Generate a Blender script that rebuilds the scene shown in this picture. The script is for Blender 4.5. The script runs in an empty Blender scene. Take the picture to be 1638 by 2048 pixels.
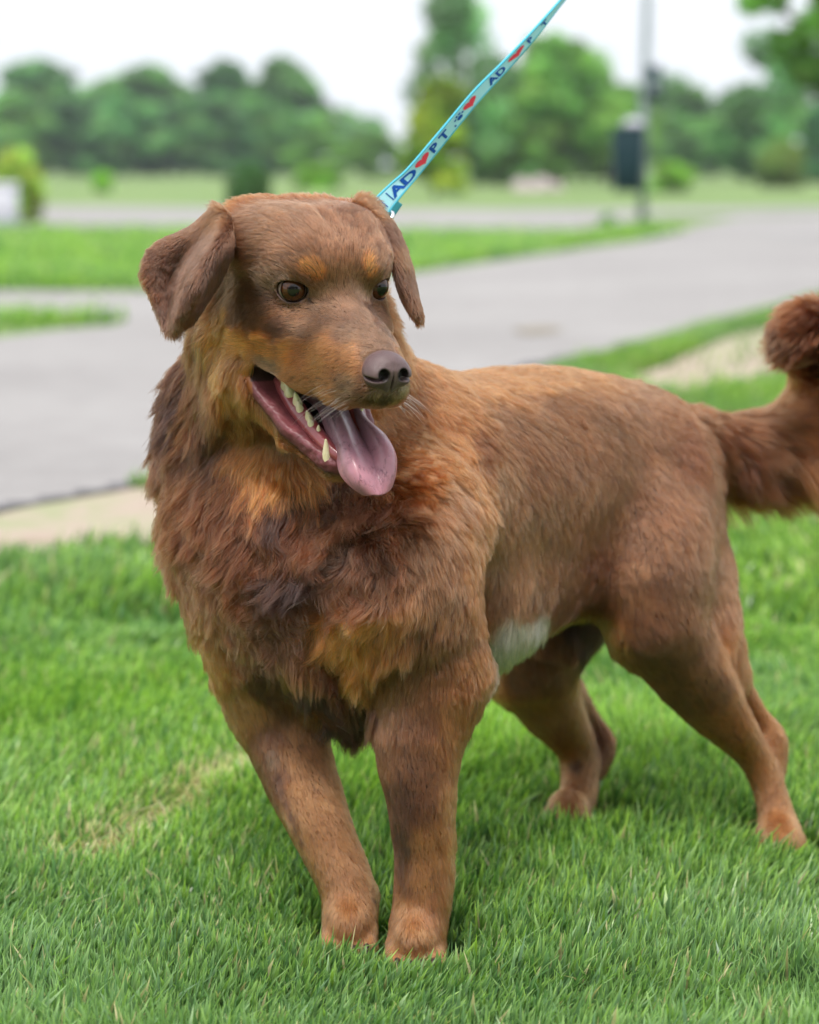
import bpy, math, os
import numpy as np
from mathutils import Vector, Matrix
from mathutils.bvhtree import BVHTree
from mathutils.kdtree import KDTree
import openvdb

sc = bpy.context.scene
COL = sc.collection
rng = np.random.default_rng(11)
PI = math.pi
HAIR = 1.0        # fur density
FURGAIN = 0.56
GRASSGAIN = 1.9

# ------------------------------------------------------------------ camera
FPX = 4835.0                      # focal length in pixels of the 1638 x 2048 photograph
CH = 0.66                         # camera height
HOR = 330.0                       # horizon row
TH = math.atan((1024 - HOR) / FPX)
cam_d = bpy.data.cameras.new('camera')
cam = bpy.data.objects.new('camera', cam_d)
COL.objects.link(cam)
cam.location = (0, 0, CH)
cam.rotation_euler = (PI / 2 - TH, 0, 0)
cam_d.sensor_fit = 'VERTICAL'
cam_d.sensor_height = 36.0
cam_d.lens = FPX * 36.0 / 2048
cam_d.clip_start = 0.05
cam_d.clip_end = 3000
cam_d.dof.use_dof = True
cam_d.dof.focus_distance = 1.925
cam_d.dof.aperture_fstop = 5.0
sc.camera = cam

# ------------------------------------------------------------------ world and sun
SUN_EL, SUN_ROT = math.radians(64), math.radians(196)   # high, behind the photographer's left shoulder, veiled
w = bpy.data.worlds.new('World'); sc.world = w; w.use_nodes = True
nt = w.node_tree; nt.nodes.clear()
sky = nt.nodes.new('ShaderNodeTexSky'); sky.sky_type = 'NISHITA'; sky.sun_disc = False
sky.sun_elevation = SUN_EL; sky.sun_rotation = SUN_ROT
sky.air_density = 1.3; sky.dust_density = 3.5; sky.ozone_density = 1.0
hs = nt.nodes.new('ShaderNodeHueSaturation'); hs.inputs['Saturation'].default_value = 0.30; hs.inputs['Value'].default_value = 1.0
tc = nt.nodes.new('ShaderNodeTexCoord'); nz = nt.nodes.new('ShaderNodeTexNoise')
nz.inputs['Scale'].default_value = 2.2; nz.inputs['Detail'].default_value = 5
cr = nt.nodes.new('ShaderNodeValToRGB'); cr.color_ramp.elements[0].position = .30; cr.color_ramp.elements[1].position = .62
mx = nt.nodes.new('ShaderNodeMix'); mx.data_type = 'RGBA'
mx.inputs['B'].default_value = (8.3, 8.6, 9.2, 1)     # bright cloud cover over the clear sky
bg = nt.nodes.new('ShaderNodeBackground'); bg.inputs['Strength'].default_value = 0.12
out = nt.nodes.new('ShaderNodeOutputWorld')
L = nt.links.new
L(sky.outputs[0], hs.inputs['Color']); L(tc.outputs['Generated'], nz.inputs['Vector']); L(nz.outputs['Fac'], cr.inputs[0])
mr = nt.nodes.new('ShaderNodeMapRange'); mr.inputs['To Min'].default_value = .72; mr.inputs['To Max'].default_value = .96
L(cr.outputs[0], mr.inputs[0]); L(mr.outputs[0], mx.inputs['Factor']); L(hs.outputs[0], mx.inputs['A'])
L(mx.outputs['Result'], bg.inputs[0]); L(bg.outputs[0], out.inputs[0])
sun_d = bpy.data.lights.new('sun', 'SUN'); sun_d.energy = 2.3; sun_d.angle = math.radians(12); sun_d.color = (1, .95, .88)
sun = bpy.data.objects.new('sun', sun_d); COL.objects.link(sun)
# Nishita rotation: 0 = +Y, positive turns towards +X
sdir = Vector((math.sin(SUN_ROT) * math.cos(SUN_EL), math.cos(SUN_ROT) * math.cos(SUN_EL), math.sin(SUN_EL)))
sun.rotation_euler = sdir.to_track_quat('Z', 'Y').to_euler()
sun.location = sdir * 20

sc.view_settings.view_transform = 'Standard'
sc.view_settings.look = 'None'
sc.view_settings.exposure = 0.42
sc.view_settings.gamma = 1
sc.cycles.use_denoising = True
sc.cycles.max_bounces = 8
sc.cycles.transparent_max_bounces = 8
sc.cycles.use_adaptive_sampling = False
sc.cycles_curves.shape = 'RIBBONS'

# ------------------------------------------------------------------ helpers
CF = np.array([0, math.cos(TH), -math.sin(TH)]); CU = np.array([0, math.sin(TH), math.cos(TH)]); CX = np.array([1., 0, 0])
CAM = np.array([0, 0, CH])
def ray(u, v):
    return CF + CX * ((u - 819) / FPX) + CU * ((1024 - v) / FPX)
def P(u, v, d):
    r = ray(u, v); return CAM + r * (d / r[1])
def G(u, v, z=0.0):                      # the ground point that a row and column of the photograph meets
    r = ray(u, v); return CAM + r * ((z - CH) / r[2])

def mat(name, rough=.6, spec=.3):
    m = bpy.data.materials.new(name); m.use_nodes = True
    b = m.node_tree.nodes['Principled BSDF']
    b.inputs['Roughness'].default_value = rough
    b.inputs['Specular IOR Level'].default_value = spec
    return m, m.node_tree, b
def link(o, parent=None, **props):
    COL.objects.link(o)
    if parent is not None: o.parent = parent
    for k, v in props.items(): o[k] = v
    return o
def mesh_np(name, verts, faces, nside, mats=(), smooth=True, colors=None, cname='col'):
    """faces: (n, nside) int array or list of such arrays"""
    me = bpy.data.meshes.new(name)
    fl = faces if isinstance(faces, list) else [faces]
    fl = [np.asarray(f, dtype=np.int32) for f in fl if len(f)]
    loops = np.concatenate([f.ravel() for f in fl]); tot = np.concatenate([np.full(len(f), f.shape[1], np.int32) for f in fl])
    st = np.concatenate([[0], np.cumsum(tot)[:-1]]).astype(np.int32)
    me.vertices.add(len(verts)); me.vertices.foreach_set('co', np.asarray(verts, np.float32).ravel())
    me.loops.add(len(loops)); me.loops.foreach_set('vertex_index', loops.astype(np.int32))
    me.polygons.add(len(tot)); me.polygons.foreach_set('loop_start', st)
    try: me.polygons.foreach_set('loop_total', tot)
    except Exception: pass
    if colors is not None:
        a = me.color_attributes.new(cname, 'FLOAT_COLOR', 'POINT')
        c = np.ones((len(verts), 4), np.float32); c[:, :3] = colors; a.data.foreach_set('color', c.ravel())
    me.update(calc_edges=True); me.validate()
    if smooth: me.polygons.foreach_set('use_smooth', np.ones(len(me.polygons), bool))
    for m in mats: me.materials.append(m)
    return me
def attr_node(nt, name='col'):
    n = nt.nodes.new('ShaderNodeAttribute'); n.attribute_name = name; return n
def srgb(r, g, b):
    c = np.array([r, g, b]) / 255.
    return np.where(c <= .04045, c / 12.92, ((c + .055) / 1.055) ** 2.4)

def vnoise(p, seed=0):
    """smooth value noise in -1..1 for points (n,3)"""
    p = np.asarray(p); i = np.floor(p).astype(np.int64); f = p - i; f = f * f * (3 - 2 * f)
    def h(a):
        x = (a[:, 0] * 374761393 + a[:, 1] * 668265263 + a[:, 2] * 2147483647 + seed * 974634777) & 0xffffffff
        x = ((x ^ (x >> 13)) * 1274126177) & 0xffffffff
        return ((x ^ (x >> 16)) & 0xffffff) / float(0xffffff) * 2 - 1
    r = 0
    for dx in (0, 1):
        for dy in (0, 1):
            for dz in (0, 1):
                w_ = (f[:, 0] if dx else 1 - f[:, 0]) * (f[:, 1] if dy else 1 - f[:, 1]) * (f[:, 2] if dz else 1 - f[:, 2])
                r = r + w_ * h(i + np.array([dx, dy, dz]))
    return r
# ================================================================== DOG: one implicit surface
YAW, PITCH, ROLL = math.radians(28), math.radians(14), math.radians(0)
HF = np.array([math.sin(YAW) * math.cos(PITCH), -math.cos(YAW) * math.cos(PITCH), -math.sin(PITCH)])
HL = np.array([math.cos(YAW), math.sin(YAW), 0.])
HU = np.cross(HF, HL)
HL, HU = HL * math.cos(ROLL) + HU * math.sin(ROLL), HU * math.cos(ROLL) - HL * math.sin(ROLL)
HO = P(675.5, 579, 1.93)                                   # the point between the eyes
HM = np.stack([HF, HL, HU])                                 # rows: head axes (forward, left, up)
def H(f, l, u):                                             # head millimetres -> world
    return HO + (HF * f + HL * l + HU * u) * .001
def to_head(p):
    return ((p - HO) @ HM.T) * 1000.

prims = []          # (kind, data, blend k)
def cone(a, b, ra, rb, k=.02): prims.append(('c', np.array(a), np.array(b), ra, rb, k))
def chain(pts, k=.02):                                      # pts: (u, v, depth, radius in metres)
    A = np.array([list(P(u, v, d)) + [r] for u, v, d, r in pts]); n = len(A) - 1; o_ = []
    for i in range(n):                                       # smooth the joints (Catmull-Rom)
        p1, p2 = A[i], A[i + 1]; p0 = A[i - 1] if i else 2 * p1 - p2; p3 = A[i + 2] if i + 2 <= n else 2 * p2 - p1
        for t in np.arange(4) / 4.: o_.append(.5 * (2 * p1 + (p2 - p0) * t + (2 * p0 - 5 * p1 + 4 * p2 - p3) * t ** 2 + (3 * p1 - p0 - 3 * p2 + p3) * t ** 3))
    o_.append(A[-1]); prims.append(('h', np.array(o_), k))
def ell(c, axes, r, k=.02, sub=False): prims.append(('s' if sub else 'e', np.array(c), np.array(axes), np.array(r), k))
def hcone(a, b, ra, rb, k=.008):
    cone(H(*a), H(*b), ra * .001, rb * .001, k)
def hell(c, r, k=.010, sub=False, tilt=0.0, yaw=0.0):
    ax = HM.copy()
    if tilt:
        t = math.radians(tilt); ax = np.stack([HF * math.cos(t) - HU * math.sin(t), HL, HU * math.cos(t) + HF * math.sin(t)])
    if yaw:
        t = math.radians(yaw); ax = np.stack([ax[0] * math.cos(t) + ax[1] * math.sin(t), ax[1] * math.cos(t) - ax[0] * math.sin(t), ax[2]])
    ell(H(*c), ax, np.array(r) * .001, k, sub)

# --- trunk
chain([(670, 1150, 2.085, .088), (770, 1070, 2.13, .104), (870, 1012, 2.17, .110), (1000, 976, 2.24, .108), (1110, 955, 2.30, .103), (1228, 940, 2.37, .084)], .03)
chain([(590, 1060, 2.065, .080), (640, 1190, 2.05, .076), (690, 1330, 2.06, .048)], .03)      # chest front, brisket
# --- neck
chain([(770, 935, 2.14, .090), (668, 810, 2.11, .074), (612, 650, 2.06, .064)], .04)
chain([(540, 800, 2.09, .070), (530, 900, 2.10, .078)], .04)
chain([(570, 860, 2.095, .078), (590, 1060, 2.065, .083)], .04)
# --- shoulder and left foreleg (image right)
chain([(845, 965, 2.10, .060), (800, 1130, 1.99, .064), (858, 1345, 1.985, .046)], .03)
chain([(858, 1345, 1.985, .046), (838, 1500, 1.965, .034), (842, 1600, 1.955, .0275), (846, 1700, 1.95, .0232), (843, 1780, 1.945, .0218), (836, 1850, 1.94, .0212)], .012)
chain([(905, 1345, 2.02, .030), (895, 1400, 2.01, .022)], .02)       # elbow
ell(P(739, 1792, 1.995), np.eye(3), (.006, .008, .010), .012)
ell(P(868, 1800, 1.965), np.eye(3), (.010, .010, .012), .010)
# --- right foreleg (image left)
chain([(505, 1060, 2.07, .060), (518, 1210, 2.06, .052), (560, 1400, 2.07, .043)], .03)
chain([(560, 1400, 2.07, .043), (570, 1450, 2.06, .037), (592, 1530, 2.04, .0315), (632, 1630, 2.015, .0268), (664, 1705, 2.0, .0238), (694, 1776, 1.985, .0222), (700, 1845, 1.975, .0212)], .012)
# --- front paws
for (u, v, d, s) in ((700, 1895, 1.972, 1), (830, 1908, 1.935, 1)):
    c = P(u, v, d); c[2] = .024
    ell(c + np.array([0, -.004, .004]), np.eye(3), (.0195, .030, .024), .010)
    for t in (-1.5, -.5, .5, 1.5):
        a = c + np.array([t * .0098, -.014 + abs(t) * .004, .001]); b = a + np.array([t * .001, -.018, -.011])
        cone(a, b, .0090, .0078, .0025)
# --- left hind leg (image right)
chain([(1285, 955, 2.33, .066), (1290, 1120, 2.25, .061), (1308, 1240, 2.225, .043)], .03)
chain([(1308, 965, 2.37, .049), (1358, 1130, 2.32, .048), (1408, 1270, 2.28, .034), (1445, 1350, 2.28, .024)], .03)
chain([(1308, 1240, 2.225, .043), (1372, 1332, 2.24, .0355), (1436, 1420, 2.26, .0270), (1500, 1500, 2.275, .0168), (1532, 1560, 2.275, .0152), (1550, 1620, 2.265, .0158), (1562, 1672, 2.255, .0175)], .012)
chain([(1450, 1350, 2.29, .018), (1515, 1425, 2.295, .0085), (1546, 1478, 2.295, .0128), (1553, 1540, 2.285, .0095)], .007)  # heel tendon and hock
c = P(1563, 1688, 2.25); c[2] = .022
ell(c + np.array([-.004, -.010, .002]), np.eye(3), (.021, .034, .021), .012)
for t in (-1.5, -.5, .5, 1.5):
    a = c + np.array([t * .010 - .004, -.022 + abs(t) * .004, 0]); cone(a, a + np.array([-.004, -.018, -.010]), .0098, .008, .004)
# --- right hind leg (image middle, behind)
chain([(1190, 1040, 2.42, .070), (1080, 1230, 2.38, .060), (1062, 1330, 2.365, .042)], .03)
chain([(1062, 1330, 2.365, .042), (1100, 1410, 2.375, .031), (1150, 1490, 2.39, .0205), (1160, 1550, 2.385, .0185), (1155, 1600, 2.37, .0185), (1148, 1640, 2.36, .0185)], .012)
chain([(1130, 1370, 2.385, .016), (1182, 1438, 2.41, .0085), (1206, 1488, 2.41, .0125), (1196, 1540, 2.40, .0095)], .007)
c = P(1146, 1655, 2.345); c[2] = .022
ell(c + np.array([-.006, -.010, .002]), np.eye(3), (.020, .034, .021), .012)
for t in (-1.5, -.5, .5, 1.5):
    a = c + np.array([t * .010 - .008, -.022 + abs(t) * .004, 0]); cone(a, a + np.array([-.006, -.016, -.010]), .0098, .008, .004)
# --- belly tuck and rump
chain([(960, 1210, 2.13, .050), (1120, 1110, 2.26, .050)], .04)
# --- tail
TAIL = [(1350, 880, 2.42, .030), (1430, 895, 2.46, .024), (1520, 890, 2.49, .021), (1595, 852, 2.50, .022), (1640, 800, 2.50, .026), (1662, 740, 2.48, .025), (1655, 685, 2.45, .022), (1618, 657, 2.43, .020), (1585, 668, 2.42, .016)]
chain(TAIL, .015)

N_BODY = len(prims)
# --- head
hell((-52, 0, 2), (64, 57, 51), .012)
for s in (-1, 1):
    hell((-58, s * 34, 16), (48, 31, 35), .014)
    hell((-74, s * 51, 24), (24, 17, 18), .014)
hell((-85, 0, -10), (50, 55, 50), .02)
for s in (-1, 1):
    hell((-20, s * 27, 14), (28, 24, 21), .012)             # brow
    hell((-54, s * 40, -38), (44, 24, 34), .018)             # cheek
    hell((-20, s * 34, -34), (40, 20, 22), .015)            # under the eye
    hell((-34, s * 30, -66), (30, 20, 26), .012)
    hell((46, s * 19, -60), (42, 13, 18), .010)
    hell((50, s * 14, -46), (36, 16, 20), .010)
    hell((26, s * 22, -42), (32, 15, 20), .012)              # flews
    hell((-5, s * 30, -62), (42, 15, 21), .012)
    hcone((-56, s * 38, -84), (5, s * 27, -111.5), 22, 13, .012)   # jaw
    hcone((5, s * 27, -111.5), (44, s * 12, -128), 13.5, 11.5, .008)
hcone((-12, 0, -26), (78, 0, -44), 31, 22.5, .014)            # muzzle
hell((86, 0, -52), (17, 21, 15), .010)                       # front of the upper lip
hell((43, 0, -131), (19, 19, 12), .008)                       # chin
hcone((-70, 0, -98), (18, 0, -124), 26, 13, .015)         # throat
hcone((-90, 0, -95), (-105, 0, -60), 55, 60, .03)
# mouth
MOUTH = np.array([(-43, -77), (-34, -71), (-8, -72.5), (18, -78), (50, -81.5), (85, -77), (140, -85), (140, -170), (84, -150), (67, -129), (51, -122), (31, -116), (3, -105.5), (-26, -92)], float)
def poly_sd(x, y, poly):
    d = np.full(x.shape, 1e9); ins = np.zeros(x.shape, bool); n = len(poly); j = n - 1
    for i in range(n):
        ax, ay = poly[j]; bx, by = poly[i]; ex, ey = bx - ax, by - ay
        wx, wy = x - ax, y - ay; t = np.clip((wx * ex + wy * ey) / (ex * ex + ey * ey), 0, 1)
        d = np.minimum(d, (wx - ex * t) ** 2 + (wy - ey * t) ** 2)
        c_ = ((ay > y) != (by > y)); 
        with np.errstate(divide='ignore', invalid='ignore'):
            xx = (bx - ax) * (y - ay) / (by - ay) + ax
        ins ^= c_ & (x < xx); j = i
    return np.where(ins, -1, 1) * np.sqrt(d)
EYE = {-1: (-7.0, -36.5, -.5), 1: (-7.0, 36.5, -.5)}; EYE_R = 11.5; EYE_YAW = 24

def smin(a, b, k):
    h = np.maximum(k - np.abs(a - b), 0) / k
    return np.minimum(a, b) - h * h * k * .25
def prim_sd(pr, X):
    if pr[0] == 'c':
        _, a, b, ra, rb, k = pr
        ba = b - a; t = np.clip(((X - a) @ ba) / max(ba @ ba, 1e-12), 0, 1)
        return np.linalg.norm(X - a - t[..., None] * ba, axis=-1) - (ra + (rb - ra) * t)
    if pr[0] == 'h':
        A = pr[1]; r = None
        for a, b in zip(A[:-1], A[1:]):
            d = prim_sd(('c', a[:3], b[:3], a[3], b[3], 0), X); r = d if r is None else smin(r, d, .002)
        return r
    _, c, ax, r, k = pr
    q = (X - c) @ ax.T
    k0 = np.linalg.norm(q / r, axis=-1); k1 = np.linalg.norm(q / (r * r), axis=-1)
    return k0 * (k0 - 1) / np.maximum(k1, 1e-9)
def bbox(pr):
    if pr[0] == 'h': return (pr[1][:, :3] - pr[1][:, 3:]).min(0), (pr[1][:, :3] + pr[1][:, 3:]).max(0)
    if pr[0] == 'c': return np.minimum(pr[1] - pr[3], pr[2] - pr[4]), np.maximum(pr[1] + pr[3], pr[2] + pr[4])
    m = pr[3].max(); return pr[1] - m, pr[1] + m
def add_prims(D, ps, ax, lo, vs, n):
    for pr in ps:
        k = pr[-1]; m = k * 1.6 + vs * 4
        a, b = bbox(pr)
        i0 = np.maximum(np.floor((a - m - lo) / vs).astype(int), 0); i1 = np.minimum(np.ceil((b + m - lo) / vs).astype(int) + 1, n)
        if np.any(i1 <= i0): continue
        sl = tuple(slice(i0[q], i1[q]) for q in range(3))
        X = np.stack(np.meshgrid(ax[0][sl[0]], ax[1][sl[1]], ax[2][sl[2]], indexing='ij'), -1)
        D[sl] = smin(D[sl], prim_sd(pr, X), k)
def field(lo, hi, vs, head=False):
    n = np.ceil((hi - lo) / vs).astype(int) + 1
    D = np.full(n, .5, np.float32)
    ax = [lo[i] + np.arange(n[i]) * vs for i in range(3)]
    add_prims(D, prims[N_BODY:], ax, lo, vs, n)
    if head:
        X = np.stack(np.meshgrid(*ax, indexing='ij'), -1); h = to_head(X)
        F_, L_, U_ = h[..., 0], h[..., 1], h[..., 2]
        for s in (-1, 1):                                    # lids: a shell round each eyeball
            r = np.sqrt(((h - np.array(EYE[s])) ** 2).sum(-1))
            D = smin(D, (r - EYE_R - 1.1) * .001, .005)
        fur_ = np.sqrt(((F_ + 32) / 40) ** 2 + (L_ / 8.0) ** 2 + ((U_ - 48) / 12) ** 2)      # furrow down the forehead
        D = -smin(-D, (fur_ - 1) * .0030 + .0028, .007)
        m = poly_sd(F_, U_, MOUTH) * .001                     # mouth wedge
        D = -smin(-D, m, .003)
        q = ((F_ - 8) / 58) ** 2 + (L_ / 23) ** 2 + ((U_ + 80) / 16) ** 2      # hollow between the lips and inside the jaw
        D = -smin(-D, (np.sqrt(q) - 1) * .014, .004)
        q = ((F_ + 8) / 32) ** 2 + (L_ / 22) ** 2 + ((U_ + 96) / 17) ** 2
        D = -smin(-D, (np.sqrt(q) - 1) * .016, .004)
    DB = np.full(n, .5, np.float32); add_prims(DB, prims[:N_BODY], ax, lo, vs, n)
    D = smin(D, DB, .03)
    if head:
        for s in (-1, 1):
            e = np.array(EYE[s]); y = math.radians(EYE_YAW * s)
            r = np.sqrt(((h - e) ** 2).sum(-1))
            D = np.maximum(D, -(r - EYE_R - .15) * .001)
            f = (h[..., 0] - e[0]) * math.cos(y) + (h[..., 1] - e[1]) * math.sin(y)
            l = -(h[..., 0] - e[0]) * math.sin(y) + (h[..., 1] - e[1]) * math.cos(y)
            uu = h[..., 2] - e[2] - .06 * np.abs(l) + .4
            lid = np.sqrt((l / 13.0) ** 2 + (uu / np.where(uu > 0, 9.2, 8.2)) ** 2) - 1
            D = -smin(-D, np.where(f > 1, lid * .007, .02), .0012)
    return D, n
def polygonise(lo, hi, vs, head=False):
    D, n = field(lo, hi, vs, head)
    g = openvdb.FloatGrid(.5); g.copyFromArray(np.ascontiguousarray(D, np.float32))
    pts, tris, quads = g.convertToPolygons(0.0, 0.0)
    return pts * vs + lo, np.asarray(tris, int).reshape(-1, 3), np.asarray(quads, int).reshape(-1, 4)

VB, VH = .0045, .0014
bl = np.min([bbox(p)[0] for p in prims], 0) - .02; bh = np.max([bbox(p)[1] for p in prims], 0) + .02
hb = [H(f, l, u) for f in (-86, 112) for l in (-96, 96) for u in (-168, 72)]
hl, hh = np.min(hb, 0), np.max(hb, 0)
bv, bt, bq = polygonise(bl, bh, VB)
hv, ht, hq = polygonise(hl, hh, VH, True)
def in_head(p, m):                                          # region of space that the fine head mesh owns
    q = to_head(p)
    return (q[:, 0] > -76 - m) & (np.abs(q[:, 1]) < 88 + m) & (q[:, 2] > -158 - m) & (q[:, 2] < 80)
def keep(v, f, msk):
    ok = msk[f].all(1); return f[ok]
mh = in_head(hv, 4.0); mb = ~in_head(bv, -4.0)
hq2 = keep(hv, hq, mh); bq2 = keep(bv, bq, mb)
# ears: thick curved sheets grown out of the skull
def patch(ctrl, nu, nv):
    """Catmull-Rom surface through a control grid of world points"""
    C = np.array(ctrl, float)
    def cr_(A, t):
        n_ = len(A) - 1; x = t * n_; i = np.minimum(x.astype(int), n_ - 1); f = (x - i)[:, None, None]
        g = lambda j: A[np.clip(j, 0, n_)]
        p0 = np.where((i > 0)[:, None, None], g(i - 1), 2 * g(i) - g(i + 1)); p1 = g(i); p2 = g(i + 1)
        p3 = np.where((i < n_ - 1)[:, None, None], g(i + 2), 2 * g(i + 1) - g(i))
        return .5 * ((2 * p1) + (-p0 + p2) * f + (2 * p0 - 5 * p1 + 4 * p2 - p3) * f ** 2 + (-p0 + 3 * p1 - 3 * p2 + p3) * f ** 3)
    A = cr_(C, np.linspace(0, 1, nu)); B = cr_(A.transpose(1, 0, 2), np.linspace(0, 1, nv)).transpose(1, 0, 2)
    return B
def sheet(S, th, edge=.35):
    """closed thick mesh from a grid; th = half thickness, thinner at the rim"""
    nu, nv, _ = S.shape
    du = np.gradient(S, axis=0); dv = np.gradient(S, axis=1); N = np.cross(du, dv); N /= np.maximum(np.linalg.norm(N, axis=-1, keepdims=True), 1e-9)
    a = np.linspace(0, 1, nu)[:, None]; b = np.linspace(0, 1, nv)[None]
    prof = np.clip(np.minimum(np.minimum(b, 1 - b) * 6, (1 - a) * 6), 0, 1); T = (th * (edge + (1 - edge) * np.sqrt(prof)))[..., None]
    V = np.concatenate([(S + N * T).reshape(-1, 3), (S - N * T).reshape(-1, 3)])
    idx = np.arange(nu * nv).reshape(nu, nv); q = np.stack([idx[:-1, :-1], idx[1:, :-1], idx[1:, 1:], idx[:-1, 1:]], -1).reshape(-1, 4)
    q2 = q[:, ::-1] + nu * nv
    rim = np.concatenate([idx[:, 0], idx[-1, 1:], idx[-2::-1, -1], idx[0, -2:0:-1]]); r2 = np.roll(rim, -1)
    q3 = np.stack([rim, rim + nu * nv, r2 + nu * nv, r2], -1)
    return V, np.concatenate([q, q2, q3])
EAR_R = [[P(*p) for p in row] for row in [
    [(432, 418, 1.985), (440, 414, 1.965), (452, 425, 1.952), (460, 444, 1.948), (462, 470, 1.955)],
    [(380, 458, 1.980), (402, 454, 1.968), (426, 462, 1.952), (446, 480, 1.922), (460, 508, 1.938)],
    [(306, 497, 1.968), (338, 502, 1.964), (382, 508, 1.962), (414, 524, 1.910), (444, 552, 1.936)],
    [(288, 548, 1.958), (310, 554, 1.957), (352, 562, 1.962), (384, 578, 1.900), (416, 598, 1.932)],
    [(306, 600, 1.952), (318, 606, 1.950), (344, 612, 1.950), (364, 622, 1.908), (386, 640, 1.926)],
    [(330, 650, 1.942), (334, 654, 1.938), (340, 658, 1.932), (347, 660, 1.926), (352, 660, 1.926)]]]
EAR_L = [[P(*p) for p in row] for row in [
    [(705, 408, 2.000), (725, 402, 2.015), (745, 410, 2.030), (758, 428, 2.045)],
    [(752, 440, 1.985), (775, 452, 1.995), (790, 475, 2.010), (800, 498, 2.030)],
    [(780, 508, 1.972), (798, 520, 1.978), (814, 540, 1.992), (822, 560, 2.010)],
    [(792, 560, 1.965), (808, 572, 1.968), (824, 585, 1.978), (831, 600, 1.992)],
    [(808, 606, 1.965), (820, 612, 1.966), (832, 618, 1.972), (837, 626, 1.980)],
    [(832, 638, 1.968), (835, 638, 1.968), (838, 640, 1.970), (840, 642, 1.972)]]]
ears = [sheet(patch(EAR_R, 60, 50), .0030), sheet(patch(EAR_L, 60, 40), .0030)]
vs_, fs_, off = [], [], 0
for v_, f_ in [(bv, bq2), (hv, hq2)] + ears:
    used = np.unique(f_); mp = -np.ones(len(v_), int); mp[used] = np.arange(len(used)) + off
    vs_.append(v_[used]); fs_.append(mp[f_]); off += len(used)
NEAR0 = len(vs_[0]) + len(vs_[1])                            # first ear vertex
DV = np.concatenate(vs_); DF = np.concatenate(fs_)
# ================================================================== DOG: body object and bare parts
q = to_head(DV)
msd = poly_sd(q[:, 0], q[:, 2], MOUTH)
isear = np.arange(len(DV)) >= NEAR0
inhead = (q[:, 0] > -70) & (np.abs(q[:, 1]) < 70) & (q[:, 2] > -157) & ~isear
jaw_line = -88 - (q[:, 0] + 45) * .62                      # above: upper lip, below: jaw
lower = q[:, 2] < np.interp(q[:, 0], [-60, -42, 3, 31, 60], [-86, -84, -94, -104, -114])
lipw = np.where(lower, np.interp(q[:, 0], [-44, -26, 3, 40, 62], [3, 7, 10, 15, 9]), 1.6)
bare = inhead & (msd < lipw) & (np.abs(q[:, 1]) < 52) & (q[:, 0] > -48)
inside = inhead & (msd < .8) & (np.abs(q[:, 1]) < 26)
er = np.min([np.linalg.norm(q - np.array(EYE[s]), axis=1) for s in (-1, 1)], 0)
eyed = inhead & (er < EYE_R + 2.0) & (q[:, 0] > EYE[1][0] - 4)
SKIN = srgb(105, 75, 58) * .55
vc = np.tile(SKIN, (len(DV), 1))
n1 = vnoise(DV * 140, 3); n2 = vnoise(DV * 420, 9)
lipc = srgb(150, 76, 84)[None] * (.55 + .18 * n1[:, None]); darkc = srgb(74, 46, 44)[None] * (.8 + .2 * n1[:, None])
fr = np.clip((msd / np.maximum(lipw, 1) - .78) / .22, 0, 1)[:, None]
back = np.clip((-20 - q[:, 0]) / 30, 0, 1)[:, None] * .35
lc = lipc * (1 - back) + darkc * back
lc = lc * (1 - fr) + darkc * .8 * fr
vc = np.where((bare & lower)[:, None], lc, vc)
vc = np.where((bare & ~lower)[:, None], darkc * .8, vc)
vc = np.where(inside[:, None], srgb(120, 48, 50)[None] * .6, vc)
vc = np.where(eyed[:, None], srgb(112, 80, 76)[None] * .6, vc)
# a worn, hairless grey callus on the outside of the right elbow
m_skin, t_, b_ = mat('dog_skin', .5, .4)
a_ = attr_node(t_); t_.links.new(a_.outputs['Color'], b_.inputs['Base Color'])
nz = t_.nodes.new('ShaderNodeTexNoise'); nz.inputs['Scale'].default_value = 380; nz.inputs['Detail'].default_value = 4
bp = t_.nodes.new('ShaderNodeBump'); bp.inputs['Strength'].default_value = .5; bp.inputs['Distance'].default_value = .0012
tc = t_.nodes.new('ShaderNodeTexCoord'); t_.links.new(tc.outputs['Object'], nz.inputs['Vector'])
t_.links.new(nz.outputs['Fac'], bp.inputs['Height']); t_.links.new(bp.outputs[0], b_.inputs['Normal'])
b_.inputs['Coat Weight'].default_value = .18; b_.inputs['Coat Roughness'].default_value = .35
dog_root = link(bpy.data.objects.new('dog', None), label='chocolate brown dog with tan eyebrows standing on the lawn panting, tongue out, head turned aside', category='dog')
dog_root.location = (P(1100, 1700, 2.1)[0], 2.1, 0); dog_root.empty_display_size = .1
ROOT_INV = Matrix.Translation(-dog_root.location)
def dogpart(o):
    link(o, dog_root); o.matrix_parent_inverse = ROOT_INV; return o
dog_me = mesh_np('dog_body', DV, DF, 4, [m_skin], colors=vc)
dog = dogpart(bpy.data.objects.new('body', dog_me))
BVH = BVHTree.FromPolygons(DV.tolist(), DF.tolist())
def hit(u, v):
    r = ray(u, v); r = r / np.linalg.norm(r)
    loc, nor, i, d = BVH.ray_cast(Vector(CAM), Vector(r))
    return (np.array(loc), np.array(nor)) if loc is not None else (None, None)

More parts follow.
